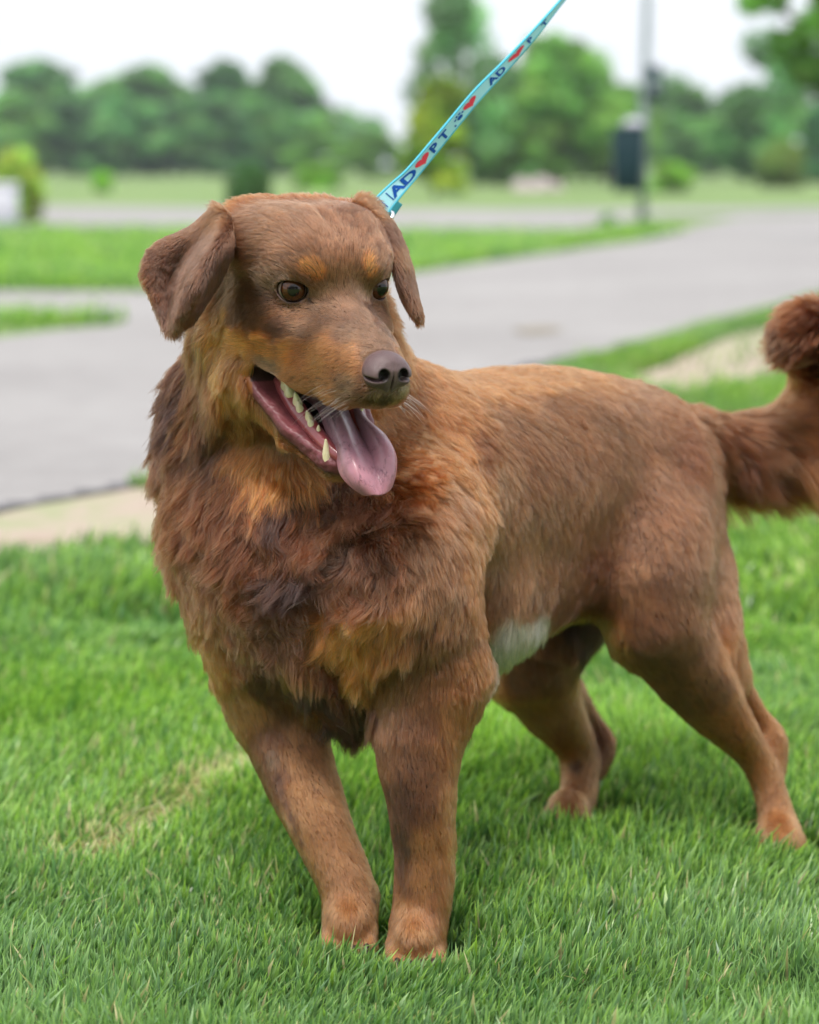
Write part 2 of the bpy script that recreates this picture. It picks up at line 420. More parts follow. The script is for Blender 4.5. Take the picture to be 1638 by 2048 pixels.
# --- eyes
m_eye, t_, b_ = mat('eye', .3, .0); a_ = attr_node(t_); t_.links.new(a_.outputs['Color'], b_.inputs['Base Color'])
b_.inputs['Coat Weight'].default_value = 1; b_.inputs['Coat Roughness'].default_value = .02; b_.inputs['Coat IOR'].default_value = 1.45
def eyeball(s, u, v):
    c = H(*EYE[s]); r = EYE_R * .001
    rr = ray(u, v); oc = CAM - c; A = rr @ rr; B = 2 * rr @ oc; C_ = oc @ oc - r * r
    t = (-B - math.sqrt(max(B * B - 4 * A * C_, 0))) / (2 * A); g = CAM + rr * t - c; g /= np.linalg.norm(g)
    n_, k_ = 48, 96
    th = np.linspace(0, PI, n_)[:, None]; ph = np.linspace(0, 2 * PI, k_, endpoint=False)[None]
    X_ = np.cross(g, [0, 0, 1.]); X_ /= np.linalg.norm(X_); Y_ = np.cross(g, X_)
    bul = r * (1 + .035 * np.exp(-(th / .55) ** 4))
    V = c + (bul * np.cos(th))[..., None] * g + (bul * np.sin(th) * np.cos(ph))[..., None] * X_ + (bul * np.sin(th) * np.sin(ph))[..., None] * Y_
    idx = np.arange(n_ * k_).reshape(n_, k_); nx = np.roll(idx, -1, 1)
    Fq = np.stack([idx[:-1], idx[1:], nx[1:], nx[:-1]], -1).reshape(-1, 4)
    ang = np.broadcast_to(np.degrees(th), (n_, k_)).ravel(); pv = np.broadcast_to(ph, (n_, k_)).ravel()
    str_ = .75 + .25 * np.sin(pv * 31 + np.sin(pv * 7) * 3) * np.clip(ang / 40, 0, 1)
    iris = srgb(82, 46, 22)[None] * str_[:, None]; dark = srgb(14, 9, 8)[None]; sc_ = srgb(150, 125, 115)[None] * .6
    w1 = np.clip((ang - 22) / 5, 0, 1)[:, None]; w2 = np.clip((ang - 48) / 7, 0, 1)[:, None]; w3 = np.clip((ang - 57) / 6, 0, 1)[:, None]
    cc = dark * (1 - w1) + iris * w1; cc = cc * (1 - w2) + dark * w2; cc = cc * (1 - w3) + sc_ * w3
    o = bpy.data.objects.new('eye', mesh_np('eye', V.reshape(-1, 3), Fq, 4, [m_eye], colors=cc)); dogpart(o)
eyeball(-1, 587, 581); eyeball(1, 765, 580)

# --- nose
def hmesh(name, fn, lo, hi, vs, mats, colfn=None):
    """mesh of an implicit function given in head millimetres"""
    n = np.ceil((np.array(hi) - lo) / vs).astype(int) + 1
    ax = [lo[i] + np.arange(n[i]) * vs for i in range(3)]
    X = np.meshgrid(*ax, indexing='ij'); D = fn(*X)
    g = openvdb.FloatGrid(10.); g.copyFromArray(np.ascontiguousarray(D, np.float32)); pts, tr, qd = g.convertToPolygons(0., 0.)
    pts = pts * vs + np.array(lo); V = HO + (pts @ HM) * .001
    return mesh_np(name, V, np.asarray(qd, int).reshape(-1, 4), 4, mats, colors=None if colfn is None else colfn(pts))
def ed(F_, L_, U_, c, r):
    x = (F_ - c[0]) / r[0]; y = (L_ - c[1]) / r[1]; z = (U_ - c[2]) / r[2]; k0 = np.sqrt(x * x + y * y + z * z)
    return (k0 - 1) * min(r)
def nose_f(F_, L_, U_):
    F_ = 80 + (F_ - 94.5) / .94; L_ = L_ / .94; U_ = -42 + (U_ + 38) / .92
    A = np.abs(L_)
    d = ed(F_, L_, U_, (78, 0, -39), (17.5, 18.5, 14.5))
    d = smin(d, ed(F_, A, U_, (83, 11, -43), (12.5, 9.5, 10)), 5)
    d = smin(d, ed(F_, L_, U_, (83, 0, -48.5), (10, 9, 12)), 5)
    hole = ed(F_, A, U_, (96, 8.8, -40), (9.5, 4.5, 4.9)) ; d = -smin(-d, hole, 1.6)
    slit = ed(F_, A, U_, (90, 17, -44.5), (9, 7.5, 1.7)); d = -smin(-d, slit, 1.5)
    gro = np.maximum(ed(F_, L_, U_, (97, 0, -56), (9, 1.0, 17)), -99); d = -smin(-d, gro, 1.6)
    top = ed(F_, L_, U_, (97, 0, -30), (3, 7, 3)); d = -smin(-d, top, 4)
    return d
m_nose, t_, b_ = mat('nose_leather', .42, .45); a_ = attr_node(t_); t_.links.new(a_.outputs['Color'], b_.inputs['Base Color'])
vo = t_.nodes.new('ShaderNodeTexVoronoi'); vo.inputs['Scale'].default_value = 900; vo.feature = 'DISTANCE_TO_EDGE'
bp = t_.nodes.new('ShaderNodeBump'); bp.inputs['Strength'].default_value = .55; bp.inputs['Distance'].default_value = .0006
tc = t_.nodes.new('ShaderNodeTexCoord'); t_.links.new(tc.outputs['Object'], vo.inputs['Vector']); t_.links.new(vo.outputs['Distance'], bp.inputs['Height']); t_.links.new(bp.outputs[0], b_.inputs['Normal'])
def nose_col(p):
    p = np.stack([80 + (p[:, 0] - 94.5) / .94, p[:, 1] / .94, -42 + (p[:, 2] + 38) / .92], 1)
    base = srgb(112, 88, 88)[None] * (.75 + .1 * vnoise(p * .25)[:, None])
    dk = np.clip(1 - ed(p[:, 0], np.abs(p[:, 1]), p[:, 2], (94, 8.8, -40), (9, 4.6, 5)) / 2, 0, 1)[:, None]
    return base * (1 - dk) + srgb(28, 18, 18)[None] * dk
o = bpy.data.objects.new('nose', hmesh('nose', nose_f, (70, -26, -72), (118, 26, -14), .6, [m_nose], nose_col)); dogpart(o)
NOSE_TEST = lambda p: nose_f(*(to_head(p).T)) < .5

# --- tongue
TG = [[(606, 794, 1.966), (630, 786, 1.972), (655, 792, 1.981), (680, 786, 1.984), (705, 792, 1.988)],
      [(634, 818, 1.944), (660, 806, 1.948), (692, 816, 1.963), (708, 804, 1.963), (724, 812, 1.968)],
      [(652, 862, 1.926), (678, 842, 1.924), (711, 855, 1.943), (724, 838, 1.940), (734, 846, 1.948)],
      [(674, 915, 1.906), (694, 888, 1.899), (732, 896, 1.915), (754, 872, 1.912), (768, 872, 1.922)],
      [(682, 948, 1.893), (707, 925, 1.884), (747, 930, 1.895), (774, 902, 1.896), (788, 910, 1.906)],
      [(703, 972, 1.885), (720, 960, 1.877), (753, 962, 1.884), (778, 945, 1.887), (789, 943, 1.896)],
      [(730, 989, 1.881), (742, 990, 1.877), (758, 992, 1.878), (771, 986, 1.882), (780, 976, 1.888)]]
S_ = patch([[P(*p) for p in r_] for r_ in TG], 110, 70)
V_, F_q = sheet(S_, .0032, .5)
nn = 110 * 70; tt = np.tile(np.repeat(np.linspace(0, 1, 110), 70), 2); ss = np.tile(np.linspace(0, 1, 70), 220)
c0 = srgb(148, 120, 132); c1 = srgb(206, 140, 156); wgt = np.clip((tt - .25) / .5, 0, 1)[:, None]
colr = (c0 * (1 - wgt) + c1 * wgt) * .72
edge_ = np.clip(1 - np.minimum(ss, 1 - ss) * 9, 0, 1)[:, None] * .35 + np.clip((tt - .9) * 5, 0, 1)[:, None] * .3
colr = colr * (1 - edge_) + srgb(222, 130, 140) * .72 * edge_
colr = colr * (1 + .08 * vnoise(V_ * 300, 5)[:, None])
m_tong, t_, b_ = mat('tongue', .38, .5); b_.inputs['Coat Weight'].default_value = .3; b_.inputs['Coat Roughness'].default_value = .18; a_ = attr_node(t_)
b_.inputs['Subsurface Weight'].default_value = .25; b_.inputs['Subsurface Radius'].default_value = (.004, .0012, .0008); b_.inputs['Subsurface Scale'].default_value = 1.0
uv = attr_node(t_, 'tuv'); mp = t_.nodes.new('ShaderNodeMapping'); mp.inputs['Scale'].default_value = (5.5, 16, 1)
nz = t_.nodes.new('ShaderNodeTexNoise'); nz.inputs['Scale'].default_value = 5; nz.inputs['Detail'].default_value = 3; nz.inputs['Distortion'].default_value = .6
t_.links.new(uv.outputs['Vector'], mp.inputs['Vector']); 
vo = t_.nodes.new('ShaderNodeTexVoronoi'); vo.feature = 'DISTANCE_TO_EDGE'; vo.inputs['Scale'].default_value = .9
mixv = t_.nodes.new('ShaderNodeMix'); mixv.data_type = 'VECTOR'; mixv.inputs['Factor'].default_value = .12
t_.links.new(mp.outputs[0], nz.inputs['Vector']); t_.links.new(mp.outputs[0], mixv.inputs['A']); t_.links.new(nz.outputs['Color'], mixv.inputs['B']); 
add = t_.nodes.new('ShaderNodeVectorMath'); add.operation = 'ADD'; t_.links.new(mp.outputs[0], add.inputs[0]); t_.links.new(nz.outputs['Color'], add.inputs[1])
t_.links.new(add.outputs[0], vo.inputs['Vector'])
cr = t_.nodes.new('ShaderNodeValToRGB'); cr.color_ramp.elements[0].position = 0; cr.color_ramp.elements[0].color = (.36, .28, .34, 1); cr.color_ramp.elements[1].position = .045; cr.color_ramp.elements[1].color = (1, 1, 1, 1)
t_.links.new(vo.outputs['Distance'], cr.inputs[0])
mm = t_.nodes.new('ShaderNodeMix'); mm.data_type = 'RGBA'; mm.blend_type = 'MULTIPLY'
nz3 = t_.nodes.new('ShaderNodeTexNoise'); nz3.inputs['Scale'].default_value = 1.2; t_.links.new(mp.outputs[0], nz3.inputs['Vector'])
mrr = t_.nodes.new('ShaderNodeMapRange'); mrr.inputs['From Min'].default_value = .36; mrr.inputs['From Max'].default_value = .6; t_.links.new(nz3.outputs['Fac'], mrr.inputs[0]); t_.links.new(mrr.outputs[0], mm.inputs['Factor'])
t_.links.new(a_.outputs['Color'], mm.inputs['A']); t_.links.new(cr.outputs[0], mm.inputs['B']); t_.links.new(mm.outputs['Result'], b_.inputs['Base Color'])
nz2 = t_.nodes.new('ShaderNodeTexNoise'); nz2.inputs['Scale'].default_value = 1500; tc = t_.nodes.new('ShaderNodeTexCoord'); t_.links.new(tc.outputs['Object'], nz2.inputs['Vector'])
ma = t_.nodes.new('ShaderNodeMath'); ma.operation = 'MULTIPLY_ADD'; ma.inputs[1].default_value = .35; t_.links.new(nz2.outputs['Fac'], ma.inputs[0]); t_.links.new(cr.outputs[0], ma.inputs[2])
bp = t_.nodes.new('ShaderNodeBump'); bp.inputs['Strength'].default_value = .5; bp.inputs['Distance'].default_value = .0007
t_.links.new(ma.outputs[0], bp.inputs['Height']); t_.links.new(bp.outputs[0], b_.inputs['Normal'])
me = mesh_np('tongue', V_, F_q, 4, [m_tong], colors=colr)
at = me.attributes.new('tuv', 'FLOAT_VECTOR', 'POINT'); at.data.foreach_set('vector', np.stack([tt * 1.0, ss * .45, tt * 0], 1).astype(np.float32).ravel())
dogpart(bpy.data.objects.new('tongue', me))

# --- gums (mandibular ridge on each side) and teeth
def tube(pts, rads, n=12, caps=True):
    pts = np.array(pts, float); rads = np.array(rads, float)
    T = np.gradient(pts, axis=0); T /= np.linalg.norm(T, axis=1, keepdims=True)
    up = np.array([0, 0, 1.]) if abs(T[0][2]) < .9 else np.array([1., 0, 0]); V = []
    for p, t, r in zip(pts, T, rads):
        x = np.cross(t, up); x /= np.linalg.norm(x); y = np.cross(x, t); up = y
        a = np.arange(n) * 2 * PI / n; V.append(p + r * (np.cos(a)[:, None] * x + np.sin(a)[:, None] * y))
    m = len(pts); V = np.concatenate(V); idx = np.arange(m * n).reshape(m, n); nx = np.roll(idx, -1, 1)
    Fq = np.stack([idx[:-1], nx[:-1], nx[1:], idx[1:]], -1).reshape(-1, 4)
    fl = [Fq]
    if caps: fl += [np.array([idx[0][::-1]]), np.array([idx[-1]])]
    return V, fl
def smooth_line(pts, n=24):
    A = np.array(pts, float); k = len(A) - 1; o_ = []
    for t in np.linspace(0, k, n):
        i = min(int(t), k - 1); f = t - i; p1, p2 = A[i], A[i + 1]; p0 = A[i - 1] if i else 2 * p1 - p2; p3 = A[i + 2] if i + 2 <= k else 2 * p2 - p1
        o_.append(.5 * (2 * p1 + (p2 - p0) * f + (2 * p0 - 5 * p1 + 4 * p2 - p3) * f ** 2 + (3 * p1 - p0 - 3 * p2 + p3) * f ** 3))
    return np.array(o_)
m_gum, t_, b_ = mat('gum', .3, .5); b_.inputs['Base Color'].default_value = (.30, .060, .068, 1); b_.inputs['Coat Weight'].default_value = .5
nz = t_.nodes.new('ShaderNodeTexNoise'); nz.inputs['Scale'].default_value = 260; bp = t_.nodes.new('ShaderNodeBump'); bp.inputs['Distance'].default_value = .001; bp.inputs['Strength'].default_value = .4
tc = t_.nodes.new('ShaderNodeTexCoord'); t_.links.new(tc.outputs['Object'], nz.inputs['Vector']); t_.links.new(nz.outputs['Fac'], bp.inputs['Height']); t_.links.new(bp.outputs[0], b_.inputs['Normal'])
m_tooth, t_, b_ = mat('tooth', .25, .5); b_.inputs['Base Color'].default_value = (.66, .58, .36, 1); b_.inputs['Subsurface Weight'].default_value = .2; b_.inputs['Subsurface Radius'].default_value = (.002, .0015, .001)
nz = t_.nodes.new('ShaderNodeTexNoise'); nz.inputs['Scale'].default_value = 300; cr = t_.nodes.new('ShaderNodeValToRGB'); cr.color_ramp.elements[0].color = (.68, .54, .30, 1); cr.color_ramp.elements[1].color = (.82, .74, .55, 1)
tc = t_.nodes.new('ShaderNodeTexCoord'); t_.links.new(tc.outputs['Object'], nz.inputs['Vector']); t_.links.new(nz.outputs['Fac'], cr.inputs[0]); t_.links.new(cr.outputs[0], b_.inputs['Base Color'])
def tooth(base, tip, r, flat=.7, cusps=()):
    """crown grown along base->tip with side cusps; head millimetres"""
    base, tip = np.array(base, float), np.array(tip, float); ax = tip - base; Lh = np.linalg.norm(ax); ax /= Lh
    fwd = np.array([.84, 0, -.54]); fwd -= ax * (fwd @ ax); fwd /= np.linalg.norm(fwd); sd = np.cross(ax, fwd)
    def fn(F_, L_, U_):
        X = np.stack([F_, L_, U_], -1) - base; a = X @ ax; f = X @ fwd; s_ = (X @ sd) / flat
        def cusp(o_, h, rr):
            t = np.clip(a / h, 0, 1); rad = rr * (1 - .72 * t ** 1.4)
            return np.sqrt((f - o_ * (1 - .2 * t)) ** 2 + s_ ** 2 + (a - np.clip(a, 0, h)) ** 2) - rad
        d = cusp(0, Lh, r)
        for o_, h, rr in cusps: d = smin(d, cusp(o_, h, rr), 1.2)
        return d
    m = r + Lh + 8; c = (base + tip) / 2
    return hmesh('tooth', fn, c - m, c + m, .45, [m_tooth])
def JW(f, l, u):                                            # the jaw hangs open: lay closed-jaw points along it
    k = min(max((-u - 78) / 50., 0), 1); return (f + 6 + 26 * k, l, u + 3 + 5 * k)
for s in (-1, 1):
    ln = smooth_line([H(*JW(*p)) for p in ((-46, s * 27, -90), (-34, s * 26, -98), (-18, s * 23.5, -108), (0, s * 18.5, -119), (14, s * 14.5, -126), (24, s * 9, -130), (29, 0, -131))])
    rr = np.interp(np.linspace(0, 1, 24), [0, .3, .7, 1], [.0058, .0072, .0052, .0045])
    V_, f_ = tube(ln, rr, 14); dogpart(bpy.data.objects.new('gum', mesh_np('gum', V_, f_, 4, [m_gum])))
    for base, tip, r, cu in (((-34, 26, -94), (-34, 30.5, -79.5), 7.2, ((8, 9.5, 6.2), (-8, 8.5, 6))), ((-45, 27, -88), (-45, 27, -82), 3.2, ()),
                             ((-20, 24, -103.5), (-19, 28, -92), 6.4, ((6.5, 7, 5.2), (-6.5, 6.5, 5))), ((-7, 21, -111), (-6, 24.5, -102.5), 5.4, ((5.5, 6, 4.4), (-5, 5.5, 4.2))),
                             ((3, 19, -117), (3.5, 19.5, -110.5), 3.4, ())):
        f = lambda p: np.array(JW(p[0], p[1] * s, p[2])) ; sh = f(base) - np.array([base[0], base[1] * s, base[2]])
        dogpart(bpy.data.objects.new('tooth', tooth(f(base), np.array([tip[0], tip[1] * s, tip[2]]) + sh, r, .72, cu)))
    dogpart(bpy.data.objects.new('tooth', tooth((48, s * 18.5, -126), (46, s * 20, -110), 4.4, .85)))

# --- claws of the four paws
m_claw, t_, b_ = mat('claw', .35, .5); b_.inputs['Base Color'].default_value = (.035, .026, .022, 1)
for (u, v, d, dx, hi) in ((700, 1895, 1.972, 0, 4), (830, 1908, 1.935, 0, 4), (1563, 1688, 2.25, -.006, 4), (1146, 1655, 2.345, -.008, 4)):
    c = P(u, v, d); c[2] = .022
    for t in (-1.5, -.5, .5, 1.5):
        a = c + np.array([t * .0098 + dx, -.036 + abs(t) * .004, -.006]); V_, f_ = tube(smooth_line([a, a + np.array([dx * .3, -.006, .001]), a + np.array([dx * .5, -.012, -.006])], 8), np.linspace(.0030, .0008, 8), 10)
        dogpart(bpy.data.objects.new('claw', mesh_np('claw', V_, f_, 4, [m_claw])))
# ================================================================== DOG: coat
# combing table.  u v | comb direction du dv (photo, v down) | length mm | lift | wave | colour
CC = {'choc': srgb(124, 82, 54), 'chocl': srgb(150, 102, 70), 'dark': srgb(84, 53, 36), 'vdark': srgb(48, 30, 21), 'rust': srgb(152, 91, 50), 'rustd': srgb(108, 62, 34),
      'tan': srgb(232, 132, 66), 'olive': srgb(190, 112, 58), 'grey': srgb(140, 108, 84), 'pale': srgb(196, 172, 140), 'brow': srgb(255, 140, 74), 'leg': srgb(178, 118, 70),
      'legd': srgb(122, 77, 48), 'rl': srgb(164, 103, 60), 'white': srgb(236, 224, 208), 'muz': srgb(182, 118, 72), 'cream': srgb(200, 150, 98), 'eard': srgb(92, 60, 44), 'ear': srgb(120, 84, 64), 'face': srgb(122, 86, 63), 'facel': srgb(142, 104, 80)}
HEADG = """
775 692 -.5 -1 2.5 .05 0 face
755 672 -.6 -1 3 .08 0 face
725 640 -.6 -1 3.5 .1 0 face
700 610 -.5 -1 4.5 .1 0 facel
680 560 -.1 -1 6 .12 0 face
690 500 .05 -1 7 .15 0 face
660 450 -.1 -1 9 .2 0 face
640 410 -.2 -.6 10 .2 0 facel
570 430 -.8 -.5 11 .2 0 face
510 460 -1 -.2 12 .2 0 face
560 500 -.8 -.4 9 .18 0 face
500 520 -1 0 11 .2 0 face
470 570 -1 .3 12 .2 0 face
600 470 -.5 -.8 9 .18 0 face
760 480 .3 -1 8 .2 0 face
780 530 .5 -.9 7 .2 0 face
730 440 .1 -1 9 .2 0 face
600 615 -.9 .1 3.5 .08 0 legd
560 610 -1 .15 4.5 .1 0 legd
520 600 -1 .2 7 .12 0 dark
480 620 -1 .4 10 .2 0 dark
540 560 -.9 -.3 5 .1 0 facel
590 545 -.7 -.6 5 .1 0 face
650 590 -.4 -.9 3.5 .08 0 facel
650 620 -.8 -.3 4 .08 0 face
730 590 .1 -1 3.5 .08 0 facel
740 560 .2 -1 4 .1 0 face
620 650 -1 -.05 5 .1 0 face
560 650 -1 .1 7 .12 0 dark
510 645 -1 .15 9 .15 0 dark
690 670 -.8 -.2 4 .08 0 face
740 700 -.9 -.1 3 .06 0 face
700 710 -1 .05 4 .08 0 muz
650 700 -1 .05 6 .1 0 muz
600 700 -1 .1 8 .12 0 rl
540 690 -1 .1 11 .15 0 tan
480 690 -1 .2 14 .2 .1 tan
700 740 -1 .15 4 .08 0 muz
640 740 -1 .15 6 .1 0 muz
580 740 -1 .15 8 .12 0 rl
545 735 -1 .1 8 .12 0 grey
730 770 -.9 .3 4 .08 0 legd
690 780 -1 .25 5 .1 0 grey
640 780 -1 .25 6 .12 0 muz
600 765 -1 .25 6 .12 0 rl
700 805 -.6 .5 6 .15 0 legd
650 803 -.7 .5 6 .15 0 grey
760 795 -.2 1 4 .12 0 grey
790 795 .1 1 4 .2 0 grey
812 770 .3 1 4 .2 0 pale
440 640 -.7 .6 14 .22 .2 rl
435 700 -.7 .7 18 .28 .3 tan
450 720 -.6 .8 20 .28 .3 tan
490 740 -.5 .9 16 .25 .2 olive
430 780 -.4 1 24 .3 .4 dark
405 740 -.6 .9 24 .32 .4 dark
470 840 -.4 1 24 .3 .4 rl
480 800 -.4 1 22 .3 .4 rl
540 850 -.5 1 12 .25 .1 legd
520 810 -.4 1 14 .25 .1 rl
580 900 -.4 1 9 .22 .1 grey
620 935 -.3 1 7 .25 0 pale
655 955 -.1 1 6 .3 0 pale
"""
BODYG = """
510 880 -.8 .8 30 .3 .3 olive
450 890 -.5 1 34 .3 .5 dark
490 950 -.2 1 36 .3 .5 rustd
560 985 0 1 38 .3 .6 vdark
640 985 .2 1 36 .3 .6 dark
380 700 -.8 .5 24 .4 .4 rustd
560 900 0 1 34 .3 .3 olive
610 930 .7 .8 30 .3 .3 olive
540 940 -.1 1 34 .35 .3 olive
360 720 -.7 .7 36 .4 .5 vdark
385 790 -.5 .9 36 .35 .5 vdark
420 840 -.4 1 36 .3 .5 dark
340 800 -.8 .5 42 .45 .5 rustd
400 800 -.5 .8 38 .3 .5 rustd
450 850 -.3 1 36 .3 .5 dark
430 930 -.3 1 38 .3 .5 rustd
340 900 -.8 .5 40 .4 .5 rust
310 960 -.8 .5 38 .45 .5 rl
350 1020 -.7 .7 32 .35 .4 legd
400 1020 -.4 .9 36 .3 .6 rustd
480 1010 -.1 1 38 .3 .8 rustd
560 1010 0 1 40 .3 .9 rustd
640 1010 .1 1 40 .3 .9 rustd
720 1010 .2 1 38 .3 .8 rustd
780 960 .4 .9 34 .3 .5 rust
850 900 .6 .8 28 .3 .4 rl
830 800 .7 .7 22 .3 .4 rust
850 730 .8 .6 17 .35 .3 rust
880 800 .8 .5 20 .28 .3 rl
900 870 .7 .8 22 .28 .3 rl
930 960 .4 1 26 .3 .3 rl
880 980 .4 1 22 .25 .2 chocl
820 1060 .3 1 24 .25 .3 choc
760 1080 .2 1 32 .3 .7 rustd
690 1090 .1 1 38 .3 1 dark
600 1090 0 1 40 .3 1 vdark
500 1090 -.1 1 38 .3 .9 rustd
420 1100 -.3 1 32 .3 .6 choc
370 1120 -.5 .9 26 .3 .4 legd
380 1200 -.4 1 22 .3 .3 rl
420 1230 -.2 1 24 .3 .4 rl
420 1290 0 1 22 .3 .3 olive
470 1180 0 1 32 .3 .8 choc
560 1170 .1 1 38 .3 1 dark
640 1170 .2 1 38 .3 1 rustd
720 1160 .2 1 34 .3 .8 rustd
780 1150 .2 1 26 .3 .5 choc
500 1260 .2 1 30 .35 .8 choc
560 1270 .2 1 36 .35 .9 choc
620 1240 -.2 1 34 .35 .8 choc
680 1240 -.3 1 34 .35 .8 tan
740 1230 -.4 .9 30 .3 .6 tan
800 1195 -.2 1 24 .3 .4 rl
790 1260 -.3 1 22 .3 .3 rl
700 1290 -.4 1 34 .35 .8 rl
640 1310 0 1 38 .35 .9 rustd
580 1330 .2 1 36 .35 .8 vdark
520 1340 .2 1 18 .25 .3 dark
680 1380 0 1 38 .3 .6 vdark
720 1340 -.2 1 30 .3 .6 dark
870 1080 .3 1 16 .2 .1 chocl
880 1180 .1 1 14 .2 .1 chocl
850 1260 0 1 13 .2 .1 choc
900 1280 .2 1 13 .2 .1 choc
820 1340 -.2 1 12 .2 .1 choc
930 1080 .4 1 18 .25 .2 rl
950 1160 .3 1 18 .25 .2 rust
965 1220 .1 1 16 .25 .2 rl
930 1340 .3 1 14 .3 .2 rust
945 1390 .2 1 12 .3 .2 rust
900 820 .9 .4 18 .25 .2 rust
960 780 1 .3 18 .25 .2 rl
1020 760 1 .2 16 .22 .15 rl
1100 745 1 .15 16 .22 .15 rl
1210 752 1 .25 22 .4 .7 rl
1280 772 1 .35 28 .5 .9 rust
1340 800 .9 .5 28 .55 1 rustd
940 880 .7 .7 18 .2 .2 rustd
1000 840 .9 .4 15 .2 .1 choc
1100 820 .9 .4 14 .2 .1 choc
1200 840 .8 .6 14 .2 .1 choc
1290 860 .6 .8 14 .2 .2 choc
1000 950 .5 .8 14 .2 .1 chocl
1080 950 .6 .8 14 .2 .1 choc
1160 930 .5 .9 14 .2 .1 choc
980 1080 .3 1 14 .2 .1 chocl
1050 1080 .3 1 14 .2 .1 chocl
1120 1060 .3 1 14 .2 .1 choc
1180 1040 .1 1 14 .2 .1 legd
990 1200 -.2 1 15 .25 .1 choc
1050 1170 -.1 1 16 .25 .1 chocl
1110 1150 0 1 18 .3 .1 choc
1190 1110 -.1 1 16 .25 .2 rustd
1210 1170 -.2 1 16 .25 .2 rustd
1240 940 .4 1 13 .2 .1 choc
1300 950 .4 1 13 .2 .1 choc
1380 920 .4 1 16 .22 .2 rustd
1400 1000 .2 1 14 .2 .1 choc
1260 1060 .1 1 13 .2 .1 choc
1340 1060 .2 1 13 .2 .1 choc
1420 1080 .2 1 15 .25 .1 choc
1250 1160 .1 1 13 .2 .1 chocl
1350 1170 .2 1 12 .2 .1 choc
1440 1180 .3 1 16 .25 .1 chocl
1480 1240 .3 1 20 .35 .2 rl
1220 1250 .2 1 14 .3 .1 rl
1290 1270 .4 1 11 .2 .1 choc
1380 1280 .4 1 10 .2 .1 choc
1460 1310 .3 1 13 .25 .1 rl
1340 1360 .5 1 9 .15 0 choc
1430 1380 .5 1 8 .15 0 choc
1480 1440 .6 1 6 .12 0 rl
1520 1480 .4 1 5 .12 0 leg
1500 1540 .3 1 5 .12 0 leg
1545 1560 .2 1 5 .12 0 leg
1540 1630 .2 1 5 .12 0 leg
1560 1680 .1 1 6 .15 0 leg
990 1340 .5 1 16 .25 .1 olive
1040 1340 .5 1 12 .2 .1 legd
1000 1285 .2 1 20 .3 .2 white
1030 1262 .15 1 20 .3 .2 white
1070 1248 .1 1 20 .3 .2 white
1060 1195 0 1 15 .25 .1 choc
1120 1190 0 1 16 .25 .1 rustd
1120 1250 0 1 22 .3 .1 legd
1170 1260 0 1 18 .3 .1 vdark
1100 1340 .4 1 10 .2 .1 legd
1080 1420 .5 1 8 .15 0 leg
1140 1440 .5 1 7 .15 0 leg
1190 1450 .5 1 6 .12 0 legd
1150 1510 .2 1 5 .12 0 leg
1200 1500 .2 1 5 .12 0 legd
1160 1560 0 1 5 .12 0 leg
1140 1610 -.2 1 5 .15 0 leg
500 1400 .3 1 11 .18 .1 leg
560 1400 .2 1 11 .18 .1 legd
620 1440 .1 1 12 .2 .1 leg
540 1480 .3 1 8 .15 0 legd
600 1500 .3 1 8 .15 0 leg
650 1520 .2 1 8 .15 0 leg
545 1560 .4 1 8 .15 0 legd
600 1580 .4 1 7 .12 0 leg
660 1590 .3 1 7 .12 0 leg
580 1620 .5 1 7 .12 0 leg
630 1650 .4 1 6 .12 0 leg
690 1650 .4 1 6 .12 0 leg
640 1700 .4 1 6 .12 0 leg
700 1720 .4 1 6 .12 0 leg
680 1780 .2 1 5 .12 0 leg
740 1780 .3 1 6 .18 0 leg
700 1830 0 1 5 .12 0 leg
700 1880 -.1 1 6 .15 0 leg
780 1430 0 1 12 .2 .1 choc
840 1430 .1 1 10 .18 .05 legd
900 1430 .2 1 11 .2 .1 rl
790 1520 .1 1 8 .15 0 legd
850 1520 .1 1 8 .15 0 legd
900 1520 .2 1 9 .2 0 rl
800 1600 .1 1 7 .12 0 dark
850 1600 .1 1 7 .12 0 legd
898 1600 .2 1 9 .2 0 leg
800 1680 .05 1 6 .12 0 dark
850 1690 .1 1 6 .12 0 leg
895 1690 .3 1 12 .3 0 leg
800 1760 0 1 6 .12 0 legd
850 1760 .1 1 6 .12 0 leg
893 1760 .3 1 12 .35 0 rl
820 1810 0 1 5 .12 0 leg
870 1820 .2 1 9 .3 0 rl
820 1870 0 1 6 .15 0 leg
1390 850 1 .2 24 .2 .2 choc
1420 870 .9 .4 34 .25 .2 rustd
1420 830 1 .1 26 .2 .2 rl
1440 900 .7 1 34 .28 .25 rustd
1425 960 .4 1 15 .2 .1 choc
1445 1040 .3 1 14 .2 .1 choc
1500 870 1 .5 52 .3 .3 choc
1480 915 .7 .8 60 .35 .25 rustd
1560 850 1 .3 52 .3 .3 rl
1560 900 .8 .8 92 .5 .3 rl
1610 900 .9 .5 92 .5 .3 cream
1610 850 1 -.2 56 .35 .3 rl
1600 800 .5 -.6 46 .5 .3 rl
1625 830 1 -.2 52 .45 .3 rl
1580 800 .8 -.4 44 .45 .3 choc
1630 760 -.1 -1 44 .55 .3 choc
1630 710 -.4 -.9 38 .5 .3 choc
1600 650 -.6 .4 24 .4 .2 rustd
1570 660 -.4 .6 20 .45 .2 dark
1620 640 -.9 .2 26 .4 .2 rustd
"""
